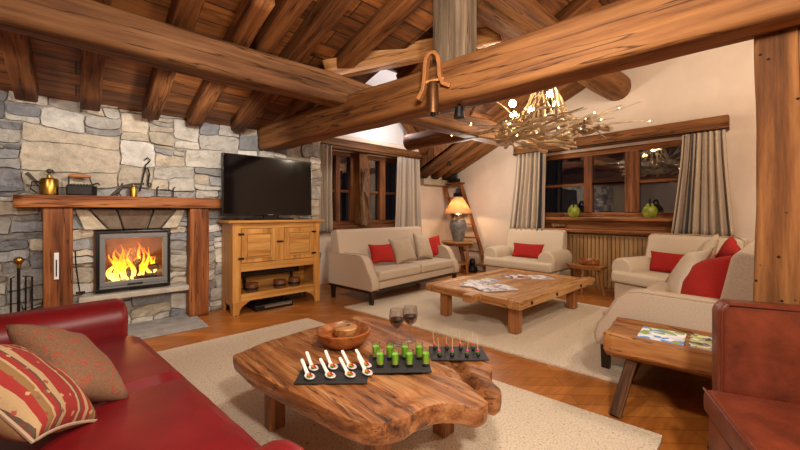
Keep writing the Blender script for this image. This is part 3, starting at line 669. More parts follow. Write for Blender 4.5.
for i, (x, lb) in enumerate(((1.72, 'leftmost of the three'), (2.10, 'middle of the three'), (2.32, 'rightmost of the three'))):
    p = empty('wooden_pot', (x, 4.80, .262), 0, 'small dark banded wooden pot in the cabinet, '+lb, 'pot', 'wooden pots on the cabinet shelf')
    MB().lathe([(.075, 0), (.080, .02), (.080, .09), (.076, .10)], n=18).build('pot_body', bowlD, p, smooth=True); MB().lathe([(.0805, .03), (.083, .035), (.083, .055), (.0805, .06)], n=18).build('band', iron, p)
    MB().lathe([(.084, .10), (.084, .112), (.02, .118)], n=18).build('lid', bowlD, p)
dv = empty('media_player', (2.0, 4.86, 0), 0, 'flat silver and black media player on the floor under the cabinet', 'media player')
MB().box(-.26, .26, -.14, .2, 0, .075).build('case', blackpl, dv, .004); MB().box(-.14, .24, -.148, -.14, .035, .065).build('front_plate', steel, dv)

# ------------------------------------------------------------------ sofas
def sofa(label, cat='sofa', group='beige two seat sofas'):
    r = empty('sofa', (0, 0, 0), 0, label, cat, group); L = 2.2; D = 1.0; zl = .20
    MB().box(.02, L-.02, .04, D-.02, zl-.02, zl+.025).build('plinth', dark_leg, r, .004)
    MB().box(.13, L-.13, .03, D-.05, zl+.025, .33).build('base', fabric, r, .02, 3)
    prof = [(.02, zl+.02), (.0, .30), (.03, .40), (.085, .47), (.13, .56), (.17, .63), (.23, .68), (.32, .695), (D-.02, .69), (D-.02, zl+.02)]
    for a in (0, L-.15):
        o = MB().prism(prof, 'X', a, a+.15).build('arm', fabric, r, .018, 3)
        for xx in (a+.006, a+.144): MB().tube([(xx, y, z) for y, z in prof[:9]], .007, 6).build('piping', piping_m, o, smooth=True)
    MB().prism([(D-.30, .33), (D-.27, .50), (D-.20, .85), (D-.17, 1.01), (D-.13, 1.045), (D-.04, 1.03), (D, .90), (D, .24), (D-.30, .24)], 'X', .06, L-.06).build('backrest', fabric, r, .03, 4)
    for i in range(2):
        a = .155+i*(L-.31)/2
        MB().box(a, a+(L-.31)/2-.008, -.0, D-.31, .335, .475).build('seat_cushion', fabric, r, .04, 4)
    for x in (.06, L-.06):
        for y in (.07, D-.08):
            q = MB(); q.prism([(x-.03, zl-.02), (x+.03, zl-.02), (x+.017, 0), (x-.017, 0)], 'Y', y-.03, y+.03); q.build('leg', dark_leg, r)
    return r
s1 = sofa('beige two seat sofa with dark legs in front of the back window', 'sofa', 'beige two seat sofas'); s1.location = (2.98, 3.84, 0); s1.rotation_euler[2] = math.radians(6)
s2 = dup(s1, (5.38, 1.10, 0), PI, 'beige sofa beside the timber post, seen from its arm side, piled with pillows')
# cushions on the back sofa
pillow('red_cushion', (3.62, 4.40, .655), (-.15, -1, .45), (0, .2, 1), .46, .32, .14, redF, 'flat red cushion at the left end of the sofa by the window', 'cushion', roll=-.05)
pillow('taupe_cushion', (4.02, 4.34, .69), (-.1, -1, .42), (0, .3, 1), .46, .44, .16, taupeF, 'light taupe square cushion next to the left red cushion', 'cushion', roll=.08)
pillow('taupe_cushion', (4.58, 4.42, .70), (.25, -1, .42), (0, .3, 1), .48, .46, .16, taupeF, 'darker taupe square cushion leaning on the right red cushion', 'cushion', roll=-.12)
pillow('red_cushion', (4.92, 4.52, .67), (-.5, -1, .35), (0, .2, 1), .42, .38, .13, redF, 'red cushion half hidden at the right end of the sofa by the window', 'cushion', roll=.1)
# cushions on the right sofa
pillow('cream_cushion', (3.90, .60, .76), (-.30, .9, .45), (0, -.3, 1), .52, .50, .19, fabric2, 'big cream cushion with corded edge on the sofa near the post', 'cushion', pipe=piping_m, roll=.25)
pillow('red_cushion', (3.62, .43, .765), (-.50, .75, .5), (0, -.3, 1), .46, .44, .21, redF, 'large red cushion in front of the cream cushion near the post', 'cushion', roll=.45)
pillow('red_cushion', (4.50, .42, .82), (-.3, .9, .35), (0, -.3, 1), .46, .46, .15, redF, 'red cushion peeking out behind the big cream and red cushions', 'cushion', roll=-.2)
pillow('floral_cushion', (4.38, .58, .83), (-.2, .9, .4), (0, -.3, 1), .44, .44, .14, floral_mat('faded_floral', (206, 188, 160), (168, 140, 104), 26), 'cream cushion with faded pattern behind the big cream cushion', 'cushion', roll=.7)

# armchairs (rolled arms)
def armchair(label):
    r = empty('armchair', (0, 0, 0), 0, label, 'armchair', 'beige armchairs under the gable window'); Wd = 1.38; D = .86
    MB().box(.06, Wd-.06, .04, D, .04, .30).build('base', fabric2, r, .03, 3)
    o = MB().box(.03, Wd-.03, -.0, .62, .305, .47).build('seat_cushion', fabric2, r, .05, 4)
    q = MB(); q.tube([(.05, -.005, .33), (Wd-.05, -.005, .33)], .008, 6); q.build('piping', piping_m, o, smooth=True)
    for s in (0, 1):
        c = .15 if s == 0 else Wd-.15
        pts = [(c+.15*math.cos(a)*1.0, .50+.16*math.sin(a)) for a in [math.radians(k) for k in range(-20, 201, 20)]]+[(c-.12, .32), (c+.12, .32)]
        a_ = MB().prism([(max(0.0, min(Wd, u)), v) for u, v in pts], 'Y', .06, .80).build('arm', fabric2, r, .03, 4)
    pr = [(D-.26, .31), (D-.20, .70), (D-.13, .96), (D-.08, 1.0), (D-.01, .97), (D, .80), (D, .2), (D-.26, .2)]
    b = MB().prism(pr, 'X', .12, Wd-.12).build('backrest', fabric2, r, .045, 4)
    MB().tube([(.13, D-.20, .66), (.13, D-.125, .955), (.2, D-.10, .995), (Wd/2, D-.10, 1.005), (Wd-.2, D-.10, .995), (Wd-.13, D-.125, .955), (Wd-.13, D-.20, .66)], .008, 6).build('piping', piping_m, b, smooth=True)
    for x in (.12, Wd-.12):
        for y in (.10, D-.08): MB().lathe([(.018, 0), (.028, .05)], c=(x, y, 0), n=10).build('leg', dark_leg, r)
    return r
a1 = armchair('beige armchair with red cushion beside the ladder'); a1.location = (5.72, 3.98, 0); a1.rotation_euler = (0, 0, -PI/2)
a2 = dup(a1, (5.74, 1.80, 0), -math.radians(108.6), 'beige armchair in the window corner behind the right sofa')
pillow('red_cushion', (6.21, 3.30, .60), (-1, 0, .32), (0, 0, 1), .62, .28, .13, redF, 'wide coral red cushion on the armchair beside the ladder', 'cushion')
pillow('red_cushion', (6.06, 1.10, .61), (-.95, .32, .32), (0, 0, 1), .62, .30, .13, redF, 'wide red cushion on the armchair in the window corner', 'cushion')

# ------------------------------------------------------------------ rugs
def rug(label, poly):
    q = MB(); n = 40; cx = sum(p[0] for p in poly)/4; cy = sum(p[1] for p in poly)/4
    g = [[None]*(n+1) for _ in range(n+1)]; A, B, C, D = [Vector(p) for p in poly]
    for i in range(n+1):
        for j in range(n+1):
            u, v = i/n, j/n; p = (A*(1-u)+B*u)*(1-v)+(D*(1-u)+C*u)*v
            e = 1 if 0 < i < n and 0 < j < n else 0
            jx = 0.006*noise.noise(Vector((p.x*9, p.y*9, 2))) if not e else 0
            g[i][j] = q.bm.verts.new((p.x+jx-cx, p.y+jx-cy, .004+.020*(1 if e else .7)+e*.003*noise.noise(Vector((p.x*6, p.y*6, 0)))))
    for i in range(n):
        for j in range(n): q.bm.faces.new((g[i][j], g[i+1][j], g[i+1][j+1], g[i][j+1]))
    ring = [g[i][0] for i in range(n)]+[g[n][j] for j in range(n)]+[g[i][n] for i in range(n, 0, -1)]+[g[0][j] for j in range(n, 0, -1)]
    lo = [q.bm.verts.new((v.co.x, v.co.y, .001)) for v in ring]; m = len(ring)
    for k in range(m): q.bm.faces.new((ring[k], ring[(k+1) % m], lo[(k+1) % m], lo[k]))
    q.bm.faces.new(lo[::-1])
    return tag(q.build('rug', rugM, loc=(cx, cy, 0)), label, 'rug')
rug('speckled cream wool rug under the rough carved coffee table', [(-.35, .30), (2.50, .50), (2.09, 3.98), (-.35, 3.92)])
rug('speckled cream wool rug under the square coffee table', [(2.72, 4.12), (3.05, .86), (5.35, .95), (5.30, 4.15)])

# ------------------------------------------------------------------ rough coffee table
HT = .45
ol = [(.70, 2.22), (.705, 2.26), (.74, 2.27), (.98, 2.35), (1.33, 2.39), (1.66, 2.41), (1.73, 2.40), (1.76, 2.34), (1.79, 2.1), (1.76, 1.85), (1.73, 1.60), (1.735, 1.40), (1.75, 1.24), (1.735, 1.15), (1.68, 1.10), (1.60, 1.06), (1.56, 1.02), (1.53, .965), (1.49, .925), (1.445, .925), (1.425, .965), (1.40, .965), (1.385, .93), (1.345, .915), (1.30, .93), (1.27, .985), (1.23, 1.04), (1.17, 1.075), (1.09, 1.085), (1.02, 1.08), (.95, 1.10), (.89, 1.14), (.845, 1.21), (.81, 1.35), (.78, 1.52), (.74, 1.75), (.70, 2.0)]
ct = empty('coffee_table', (1.25, 1.65, 0), 0, 'rough hewn coffee table with carved forked end, laid with appetisers', 'coffee table')
def resample(poly, N):
    pts = [Vector(p) for p in poly]; n = len(pts); seg = [(pts[(i+1) % n]-pts[i]).length for i in range(n)]; T = sum(seg); out = []
    for k in range(N):
        s = T*k/N; i = 0
        while s > seg[i]: s -= seg[i]; i += 1
        t = s/seg[i]; p0, p1, p2, p3 = pts[i-1], pts[i], pts[(i+1) % n], pts[(i+2) % n]
        out.append(.5*((2*p1)+(p2-p0)*t+(2*p0-5*p1+4*p2-p3)*t*t+(3*p1-p0-3*p2+p3)*t**3))
    return out
def pd(p, a, b):
    a, b = Vector(a), Vector(b); t = max(0, min(1, (p-a).dot(b-a)/(b-a).length_squared)); return (p-(a+(b-a)*t)).length, t
grooves = [((1.415, .90), (1.50, 1.12), .026, .060, .050), ((1.50, 1.12), (1.62, 1.30), .026, .050, .04), ((1.50, 1.12), (1.42, 1.33), .024, .045, .02), ((1.40, 1.33), (1.16, 1.50), .03, .02, .006), ((.98, 1.20), (1.22, 1.17), .035, .012, .012), ((.80, 2.17), (.90, 1.35), .012, .006, .006), ((.80, 2.17), (1.68, 2.28), .012, .006, .006)]
q = MB(); N, K = 260, 40; o_ = resample(ol, N); cen = Vector((1.22, 1.62)); rings = []
for k in range(K, 0, -1):
    f = (k/K)**.9; ring = []
    for p in o_:
        w = cen+(p-cen)*f; z = HT+.004*noise.noise(Vector((w.x*5, w.y*3, 0)))+.003*noise.noise(Vector((w.x*24, w.y*9, 4)))
        for a, b, wd, d0, d1 in grooves:
            d, t = pd(w, a, b); z -= (d0*(1-t)+d1*t)*math.exp(-(d/wd)**2)
        if k == K: z -= .004
        ring.append(q.bm.verts.new((w.x-1.25, w.y-1.65, z)))
    rings.append(ring)
c = q.bm.verts.new((cen.x-1.25, cen.y-1.65, HT))
for r0, r1 in zip(rings, rings[1:]):
    for k in range(N): q.bm.faces.new((r0[k], r0[(k+1) % N], r1[(k+1) % N], r1[k]))
for k in range(N): q.bm.faces.new((rings[-1][k], rings[-1][(k+1) % N], c))
prev = rings[0]
for s, (dz, off) in enumerate(((.012, .003), (.05, .002), (.085, -.004), (.105, -.02))):
    ring = []
    for k, p in enumerate(o_):
        nrm = (o_[(k+1) % N]-o_[k-1]).normalized(); nrm = Vector((nrm.y, -nrm.x))
        if nrm.dot(p-cen) < 0 and False: nrm = -nrm
        sgn = 1 if nrm.dot(p-cen) > 0 else -1
        j = .004*noise.noise(Vector((p.x*5, p.y*5, dz*9)))
        w = p+nrm*(off+j)*sgn if s < 3 else p+nrm*off*sgn
        ring.append(q.bm.verts.new((w.x-1.25, w.y-1.65, HT-dz)))
    for k in range(N): q.bm.faces.new((prev[k], prev[(k+1) % N], ring[(k+1) % N], ring[k]))
    prev = ring
q.bm.faces.new(prev)
top = q.build('tabletop', tabY, ct, smooth=True)
for (x, y) in ((.88, 2.08), (1.02, 1.27), (1.58, 1.36), (1.60, 2.18)):
    MB().box(x-1.25-.05, x-1.25+.05, y-1.65-.045, y-1.65+.045, .024, HT-.10).build('leg', tabZ, ct, .012)

# things on the rough table
ZT = HT+.004
wb = empty('wooden_bowl', (1.27, 1.93, ZT), 0, 'round turned wooden bowl at the back of the rough coffee table', 'bowl')
MB().lathe([(.09, 0), (.135, .025), (.165, .065), (.172, .098), (.160, .103), (.145, .085), (.125, .05), (.08, .03), (.01, .028)], n=36).build('bowl_body', bowlW, wb, smooth=True)
cup = empty('wooden_cup', (1.30, 1.955, ZT+.034), 0, 'low round wooden cup resting inside the wooden bowl', 'cup')
MB().lathe([(.05, 0), (.072, .03), (.078, .066), (.072, .074), (.004, .076)], n=28).build('cup_body', oakX, cup, smooth=True); MB().ball((.02, .0, .077), .012, (1.3, .6, .5)).build('dark_knot', blackb, cup)
def slate_board(c, L, Wd, ang, label):
    return tag(MB().box(-L/2, L/2, -Wd/2, Wd/2, 0, .008).build('slate_board', slate, None, .002, loc=(c[0], c[1], ZT+.002), rot=(0, 0, ang)), label, 'slate board', 'slate serving boards')
A1 = math.atan2(-.23, .26); A2 = math.atan2(-.22, .26); A3 = math.atan2(-.24, .26)
slate_board((1.00, 1.61), .36, .22, A1, 'slate board carrying the white spoons')
slate_board((1.335, 1.475), .34, .23, A2, 'slate board carrying the green shot glasses')
slate_board((1.69, 1.345), .33, .20, A3, 'slate board carrying the cocktail sticks, at the forked table end')
zs = ZT+.010
def spoon_proto():
    r = empty('tasting_spoon', (0, 0, 0), 0, '', 'spoon', 'white tasting spoons on slate')
    q = MB(); N_, K_ = 20, 6; rg_ = []
    prof = [(.003, .007), (.55, .007), (.85, .012), (1.0, .019), (.94, .022), (.78, .0165), (.45, .0125), (.003, .012)]
    for f, z in prof: rg_.append([q.bm.verts.new((.0+.036*f*math.cos(2*PI*k/N_), .025*f*math.sin(2*PI*k/N_), z-.006)) for k in range(N_)])
    for r0, r1 in zip(rg_, rg_[1:]):
        for k in range(N_): q.bm.faces.new((r0[k], r0[(k+1) % N_], r1[(k+1) % N_], r1[k]))
    q.bm.faces.new(rg_[0][::-1]); q.bm.faces.new(rg_[-1]); q.build('bowl', whitep, r, smooth=True)
    q = MB(); rr = []
    for x, z, w in ((-.030, .014, .012), (-.045, .022, .010), (-.070, .038, .010), (-.098, .055, .0105), (-.108, .061, .008)):
        rr.append([q.bm.verts.new((x, y, z+dz)) for y, dz in ((-w, 0), (w, 0), (w*.8, .006), (-w*.8, .006))])
    for r0, r1 in zip(rr, rr[1:]):
        for k in range(4): q.bm.faces.new((r0[k], r0[(k+1) % 4], r1[(k+1) % 4], r1[k]))
    q.bm.faces.new(rr[0]); q.bm.faces.new(rr[-1]); q.build('handle', whitep, r, .002, smooth=True)
    MB().ball((-.010, 0, .016), .011, (1.2, 1, .7), 8, 6).build('orange_bite', orange, r, smooth=True)
    q = MB(); q.ball((.008, .007, .016), .006, seg=7, rings=5); q.ball((.0, .004, .022), .006, seg=7, rings=5).build('red_bite', redg, r)
    q = MB(); q.ball((.014, -.007, .016), .006, seg=7, rings=5); q.ball((.004, -.010, .017), .005, seg=7, rings=5).build('green_bite', dkgreen, r)
    return r
sp0 = spoon_proto()
bowls = [(.872, 1.635), (.935, 1.71), (.955, 1.575), (1.02, 1.655), (1.035, 1.515), (1.095, 1.59), (1.115, 1.475), (1.165, 1.55)]
for i, (x, y) in enumerate(bowls):
    row = 'front' if i % 2 == 0 else 'back'; n = ['first', 'second', 'third', 'last'][i//2]
    lb = 'white porcelain tasting spoon with garnish, %s from the left in the %s row' % (n, row)
    rz = -math.radians(94)+random.uniform(-.10, .10)
    if i == 0: sp0.location = (x, y, zs); sp0.rotation_euler[2] = rz; sp0['label'] = lb
    else: dup(sp0, (x, y, zs), rz, lb)
def shot():
    r = empty('shot_glass', (0, 0, 0), 0, '', 'shot glass', 'shot glasses of green drink')
    MB().lathe([(.021, 0), (.022, .092), (.0205, .092), (.0195, .016), (.002, .014)], n=20).build('glass', glassM, r, smooth=True)
    MB().lathe([(.0188, .017), (.0192, .034)], n=18).build('pale_layer', lime, r, smooth=True)
    MB().lathe([(.0192, .0345), (.0197, .070)], n=18).build('green_drink', green, r, smooth=True)
    return r
sg = shot(); sh = [(1.225, 1.505), (1.285, 1.45), (1.345, 1.40), (1.415, 1.345), (1.275, 1.605), (1.33, 1.545), (1.395, 1.49), (1.455, 1.435)]
for i, (x, y) in enumerate(sh):
    lb = 'shot glass of bright green drink, %s from the left in the %s row' % (['first', 'second', 'third', 'last'][i % 4], 'front' if i < 4 else 'back')
    if i == 0: sg.location = (x, y, zs); sg['label'] = lb
    else: dup(sg, (x, y, zs), None, lb)
def wineglass():
    r = empty('wine_glass', (0, 0, 0), 0, '', 'wine glass', 'wine glasses on the rough table')
    MB().lathe([(.036, 0), (.036, .002), (.008, .007), (.0045, .02), (.0045, .09), (.010, .098), (.032, .118), (.044, .145), (.045, .17), (.039, .212), (.0375, .212), (.043, .17), (.042, .146), (.031, .120), (.008, .101), (.002, .100)], n=28).build('glass', glassM, r, smooth=True)
    MB().lathe([(.004, .1015), (.0305, .121), (.0415, .146), (.0418, .158), (.001, .158)], n=28).build('wine', wine, r, smooth=True)
    return r
wg = wineglass(); wg.location = (1.52, 1.70, ZT); wg.scale = (1.1, 1.1, 1.08); wg['label'] = 'glass of red wine on the rough table, the one nearer the bowl'
dup(wg, (1.63, 1.69, ZT), None, 'glass of red wine on the rough table, the one nearer the cocktail sticks')
def skewer():
    r = empty('cocktail_stick', (0, 0, 0), 0, '', 'canape', 'cocktail stick canapes')
    MB().ball((0, 0, .012), .014, (1, 1, .85), 10, 7).build('dark_bite', blackb, r, smooth=True)
    MB().ball((.002, 0, .027), .010, (1.2, .9, .6), 8, 6).build('green_leaf', dkgreen, r, smooth=True)
    MB().ball((0, 0, .038), .009, (1, 1, .9), 8, 6).build('pink_bite', pink, r, smooth=True)
    q = MB(); q.tube([(0, 0, .01), (0, 0, .108)], .0014, 5); q.ball((0, 0, .110), .0032, seg=6, rings=5); q.build('pick', pick, r)
    return r
sk = skewer(); ks = [(1.56, 1.37), (1.615, 1.325), (1.675, 1.265), (1.73, 1.225), (1.625, 1.465), (1.675, 1.415), (1.735, 1.355), (1.785, 1.30)]
for i, (x, y) in enumerate(ks):
    lb = 'cocktail stick canape with pink and green bites, %s from the left in the %s row' % (['first', 'second', 'third', 'last'][i % 4], 'front' if i < 4 else 'back')
    o = sk if i == 0 else dup(sk)
    o.location = (x, y, zs); o.rotation_euler = (random.uniform(-.12, .12), random.uniform(-.12, .12), random.uniform(0, 6)); o['label'] = lb

# ------------------------------------------------------------------ square coffee table
ft2 = empty('coffee_table', (4.24, 2.48, 0), 0, 'large honey coloured plank coffee table on the far rug with magazines', 'coffee table')
def tb(nm, x0, x1, y0, y1, z0, z1, m, bev=.012): return box(nm, x0-4.24, x1-4.24, y0-2.48, y1-2.48, z0, z1, m, ft2, bev)
tb('top_panel', 3.42, 5.10, 1.98, 3.02, .345, .392, oakX)
tb('border_plank', 3.31, 5.28, 1.84, 1.99, .31, .40, oakX); tb('border_plank', 3.31, 5.18, 3.01, 3.15, .31, .40, oakX)
wy = wood('oak_cross', (136, 84, 42), (192, 136, 78), (222, 174, 114), 'Y', .7, .38, .3)
tb('border_plank', 3.31, 3.44, 1.99, 3.01, .31, .401, wy); tb('border_plank', 5.06, 5.20, 1.99, 3.01, .31, .401, wy)
for x, y in ((3.25, 2.32),): tb('corner_bracket', 3.14, 3.34, 2.30, 2.44, .325, .415, wy, .02)
tb('corner_bracket', 5.26, 5.44, 1.86, 1.97, .32, .39, oakX, .02)
for x, y in ((3.42, 2.90), (3.46, 1.98), (4.92, 1.98), (4.92, 2.90)): tb('leg', x-.055, x+.055, y-.055, y+.055, .026, .312, oakZ)
for x in (3.55, 4.15, 4.85): MB().tube([(x-4.24, 1.83-2.48, .355), (x-4.24, 1.845-2.48, .355)], .02, 10).build('peg', dark_leg, ft2)
magc = [mag_mat('magazine_print_a', [(236, 236, 240), (210, 214, 226), (120, 120, 150), (240, 238, 236), (190, 180, 190)], 18), mag_mat('magazine_print_b', [(70, 70, 150), (236, 230, 230), (220, 90, 60), (240, 240, 240), (60, 40, 80)], 14),
        mag_mat('magazine_print_c', [(90, 150, 220), (220, 226, 236), (240, 240, 240), (140, 170, 80), (250, 250, 250)], 22), mag_mat('magazine_print_d', [(70, 80, 40), (230, 230, 220), (240, 220, 120), (60, 50, 40), (160, 190, 110), (245, 245, 245)], 34)]
paper = plain('page_edges', (232, 228, 220), .8)
def magazine(x, y, z, ang, w, h, m, label, open_=False):
    r = empty('magazine', (x, y, z), ang, label, 'magazine')
    MB().box(-w/2, w/2, -h/2, h/2, 0, .006).build('pages', paper, r); MB().box(-w/2-.001, w/2+.001, -h/2-.001, h/2+.001, .006, .0075).build('cover', m, r)
    if open_: MB().prism([(-w/2, .0076), (-w/4, .016), (0, .009), (w/4, .018), (w/2, .0076)], 'Y', -h/2, h/2).build('loose_page', m, r)
    return r
magazine(3.76, 2.70, .401, .35, .42, .28, magc[0], 'pale open magazine on the far coffee table nearest its left corner', True)
magazine(3.70, 2.38, .401, -.5, .44, .30, magc[0], 'open magazine lying at the front edge of the far coffee table', True)
magazine(4.05, 2.72, .393, .1, .30, .22, magc[2], 'bluish white magazine in the middle of the far coffee table')
magazine(4.60, 2.62, .393, -.4, .36, .26, magc[1], 'purple and red covered magazine on the far coffee table')
magazine(4.82, 2.38, .393, -.75, .30, .24, magc[0], 'light grey magazine nearest the right side of the far coffee table', True)

# ------------------------------------------------------------------ log bench with magazines
bn = empty('log_bench', (2.88, .5, 0), 0, 'half log bench with splayed round legs beside the right sofa', 'bench')
ang = math.atan2(-.53, .13)+PI/2  # direction of the front edge
def bl(u, v, z): # u: across (0 front .. .46 back), v: along from left end
    ex = Vector((math.sin(.10), -math.cos(.10))); ey = Vector((math.cos(.10), math.sin(.10)))
    p = Vector((2.665, .87))+ex*v+ey*u; return (p.x-2.88, p.y-.5, z)
sec = [(0, .485), (.025, .497), (.05, .474), (.42, .474), (.45, .497), (.475, .485), (.47, .40), (.40, .33), (.24, .29), (.08, .31), (.0, .36)]
q = MB(); rings = []
for k in range(15):
    v = k/14*.80; e = .025 if k in (0,) else 0
    rings.append([q.bm.verts.new(bl(u+(.02 if (k == 0 and u < .1) else 0)-(.02 if (k == 0 and u > .4) else 0)+.006*noise.noise(Vector((v*4, u*5, 1))), v, z+.008*noise.noise(Vector((v*3, u*6, 2)))*(1 if z < .48 else .3))) for u, z in sec])
for r0, r1 in zip(rings, rings[1:]):
    for k in range(11): q.bm.faces.new((r0[k], r0[(k+1) % 11], r1[(k+1) % 11], r1[k]))
q.bm.faces.new(rings[0]); q.bm.faces.new(rings[-1]); q.build('seat', benchW, bn, .012, 2)
for (u, v, uu, vv) in ((.12, .16, -.13, .10), (.36, .18, .50, .06), (.14, .66, .0, .72), (.36, .66, .45, .74)):
    a = bl(u, v, .33); b = bl(uu, vv, .0); L = (Vector(b)-Vector(a)).length
    q = MB(); q.tube([(0, 0, L*t/5) for t in range(6)], [.036, .034, .036, .033, .034, .034], 10); o = q.build('leg', barkZ, bn, smooth=True)
    o.location = b; o.rotation_euler = (Vector(a)-Vector(b)).to_track_quat('Z', 'Y').to_euler()
magazine(2.89, .58, .478, -1.47, .24, .30, magc[2], 'blue and white magazine at the left on the log bench'); magazine(2.95, .32, .478, -1.47, .24, .30, magc[3], 'green and dark picture magazine on the log bench near the leather chair')

# ------------------------------------------------------------------ brown leather chair
lc = empty('leather_chair', (2.275, .27, 0), math.atan2(-.92, .39), 'worn brown leather armchair at the right edge, before the post', 'armchair')
# local: x along back (away to the right), y negative = forward (towards the room)
MB().prism([(.04, .12), (.04, .83), (.07, .872), (.72, .872), (.75, .84), (.75, .12)], 'Y', 0.0, .11).build('backrest', leatherB, lc, .025, 4)
MB().tube([(.052, -.004, .42), (.052, -.004, .82), (.075, -.004, .862), (.71, -.004, .862), (.738, -.004, .83), (.738, -.004, .42)], .006, 6).build('piping', plain('leather_piping', (96, 40, 22), .4), lc, smooth=True)
sc = MB().box(-.03, .70, -.58, -.012, .34, .455).build('seat_cushion', leatherB, lc, .03, 4)
MB().tube([(-.024, -.02, .452), (-.024, -.565, .452), (-.01, -.582, .452), (.68, -.582, .452)], .006, 6).build('piping', MATS['leather_piping'], sc, smooth=True)
MB().box(-.01, .70, -.55, -.02, .13, .335).build('seat_base', leatherB, lc, .02, 3)
MB().box(.66, .78, -.58, .10, .13, .64).build('arm', leatherB, lc, .04, 4)
for x in (.04, .70):
    for y in (-.50, .05): MB().prism([(x-.025, .13), (x+.025, .13), (x+.016, 0), (x-.016, 0)], 'Y', y-.025, y+.025).build('leg', dark_leg, lc)

# ------------------------------------------------------------------ red leather sofa
rs = empty('leather_sofa', (-.21, 2.08, 0), .105, 'deep red leather sofa in the left foreground facing the coffee table', 'sofa')
def rb(nm, x0, x1, y0, y1, z0, z1, bev, m=leatherR): return MB().box(x0+.3, x1+.3, y0-2.08, y1-2.08, z0, z1).build(nm, m, rs, bev, 5)
rb('base', -1.0, .26, .75, 3.40, .05, .30, .03)
def arm(y0, y1, xe=.60):
    c = (y0+y1)/2-2.08; w = (y1-y0)/2
    pts = [(c-w*.88, .06), (c-w*.9, .48)]+[(c+w*1.0*math.cos(math.radians(a)), .545+.135*math.sin(math.radians(a))) for a in range(190, -11, -20)]+[(c+w*.9, .48), (c+w*.88, .06)]
    return MB().prism(pts, 'X', -.72, xe).build('arm', leatherR, rs, .05, 5)
arm(3.08, 3.42); arm(.67, 1.00, .55)
for y0, y1 in ((1.03, 2.105), (2.115, 3.075)):
    q = MB(); nx, ny = 14, 18; x0, x1 = -.55, .36; V = {}
    for i in range(nx+1):
        for j in range(ny+1):
            u, v = i/nx, j/ny; x = x0+(x1-x0)*u; y = y0+(y1-y0)*v
            e = min((1-u)*(x1-x0), v*(y1-y0), (1-v)*(y1-y0)); z = .455-.045*max(0, 1-e/.05)**2+.012*math.sin(PI*u)*math.sin(PI*v)+.004*noise.noise(Vector((x*8, y*8, 0)))
            V[i, j] = q.bm.verts.new((x+.3+(.0 if u < 1 else -.004), y-2.08, z))
    for i in range(nx):
        for j in range(ny): q.bm.faces.new((V[i, j], V[i+1, j], V[i+1, j+1], V[i, j+1]))
    ring = [V[i, 0] for i in range(nx)]+[V[nx, j] for j in range(ny)]+[V[i, ny] for i in range(nx, 0, -1)]+[V[0, j] for j in range(ny, 0, -1)]
    cx = .37; lo = [q.bm.verts.new((v.co.x-(.03 if v.co.x > .64 else 0), v.co.y*1.0, .29)) for v in ring]; mid = [q.bm.verts.new((v.co.x+(.012 if v.co.x > .64 else 0), v.co.y, .37)) for v in ring]; m = len(ring)
    for k in range(m): q.bm.faces.new((ring[k], ring[(k+1) % m], mid[(k+1) % m], mid[k])); q.bm.faces.new((mid[k], mid[(k+1) % m], lo[(k+1) % m], lo[k]))
    q.bm.faces.new(lo[::-1]); q.build('seat_cushion', leatherR, rs, smooth=True)
rb('backrest', -1.05, -.72, .75, 3.40, .28, .80, .09)
for y0, y1 in ((1.03, 2.105), (2.115, 3.075)): rb('back_cushion', -.73, -.50, y0, y1, .46, .80, .07)
for x in (-.95, .18):
    for y in (.85, 3.30): rb('leg', x-.03, x+.03, y-.03, y+.03, 0.001, .06, .005, dark_leg)
pillow('floral_pillow', (-.02, 2.15, .635), (.62, -.15, .77), (.22, .79, -.54), .50, .33, .17, floral_mat('woven_floral', (132, 98, 72), (168, 76, 56), 34), 'brown woven pillow with red flowers on the red leather sofa', 'pillow', roll=-.38)
pillow('kilim_pillow', (-.16, 1.89, .665), (.62, -.05, .66), (0, .92, -.20), .50, .38, .19, kilim_mat(), 'red and cream kilim patterned pillow at the left edge on the red sofa', 'pillow', back=plain('plain_pillow_back', (168, 132, 90), .95, nscale=90, namt=.1), pipe=piping_m, roll=-.45)

# ------------------------------------------------------------------ curtains
def curtain(axis, p, u0, u1, z0, z1, flare, n, label, stripe=None, seed=0):
    q = MB(); cl = q.bm.loops.layers.float_color.new('col'); NU, NZ = n*12, 14; G = []; cols = []
    for i in range(NU+1):
        u = i/NU; row = []
        for j in range(NZ+1):
            t = j/NZ; z = z1+(z0-z1)*t
            a = u0+(u1-u0)*u; a += flare[0]*(1-u)*t**1.3+flare[1]*u*t**1.3
            ph = 2*PI*n*u+.9*math.sin(3*t+seed+u*5)*.4
            d = (.035+.020*t)*math.sin(ph)+.015*math.sin(2.3*ph+seed)*t
            d += .008*noise.noise(Vector((u*8+seed, t*3, 0)))
            row.append(q.bm.verts.new((a, p+d, z) if axis == 'Y' else (p+d, a, z)))
        G.append(row)
    for i in range(NU):
        u = i/NU; c = (192, 176, 156)
        k = math.sin(2*PI*5*u+seed)
        if k > .82: c = (150, 136, 124)
        if stripe and abs(u-stripe) < .02: c = (60, 62, 66)
        cc = lin(c)
        for j in range(NZ):
            f = q.bm.faces.new((G[i][j], G[i+1][j], G[i+1][j+1], G[i][j+1]))
            for l in f.loops: l[cl] = cc
    o = q.build('curtain', curtM, smooth=True); m = o.modifiers.new('s', 'SOLIDIFY'); m.thickness = .004
    return tag(o, label, 'curtain', 'linen curtains')
curtain('Y', 5.50, 2.88, 3.36, .98, 2.50, (0, .0), 6, 'grey linen curtain hanging beside the television', seed=1)
curtain('Y', 5.50, 4.95, 5.58, .40, 2.47, (-.12, .08), 7, 'grey linen curtain at the right of the back window', seed=2)
curtain('X', 6.52, 3.70, 3.10, .96, 2.46, (.16, .02), 7, 'grey linen curtain left of the gable window beside the ladder', stripe=.85, seed=3)
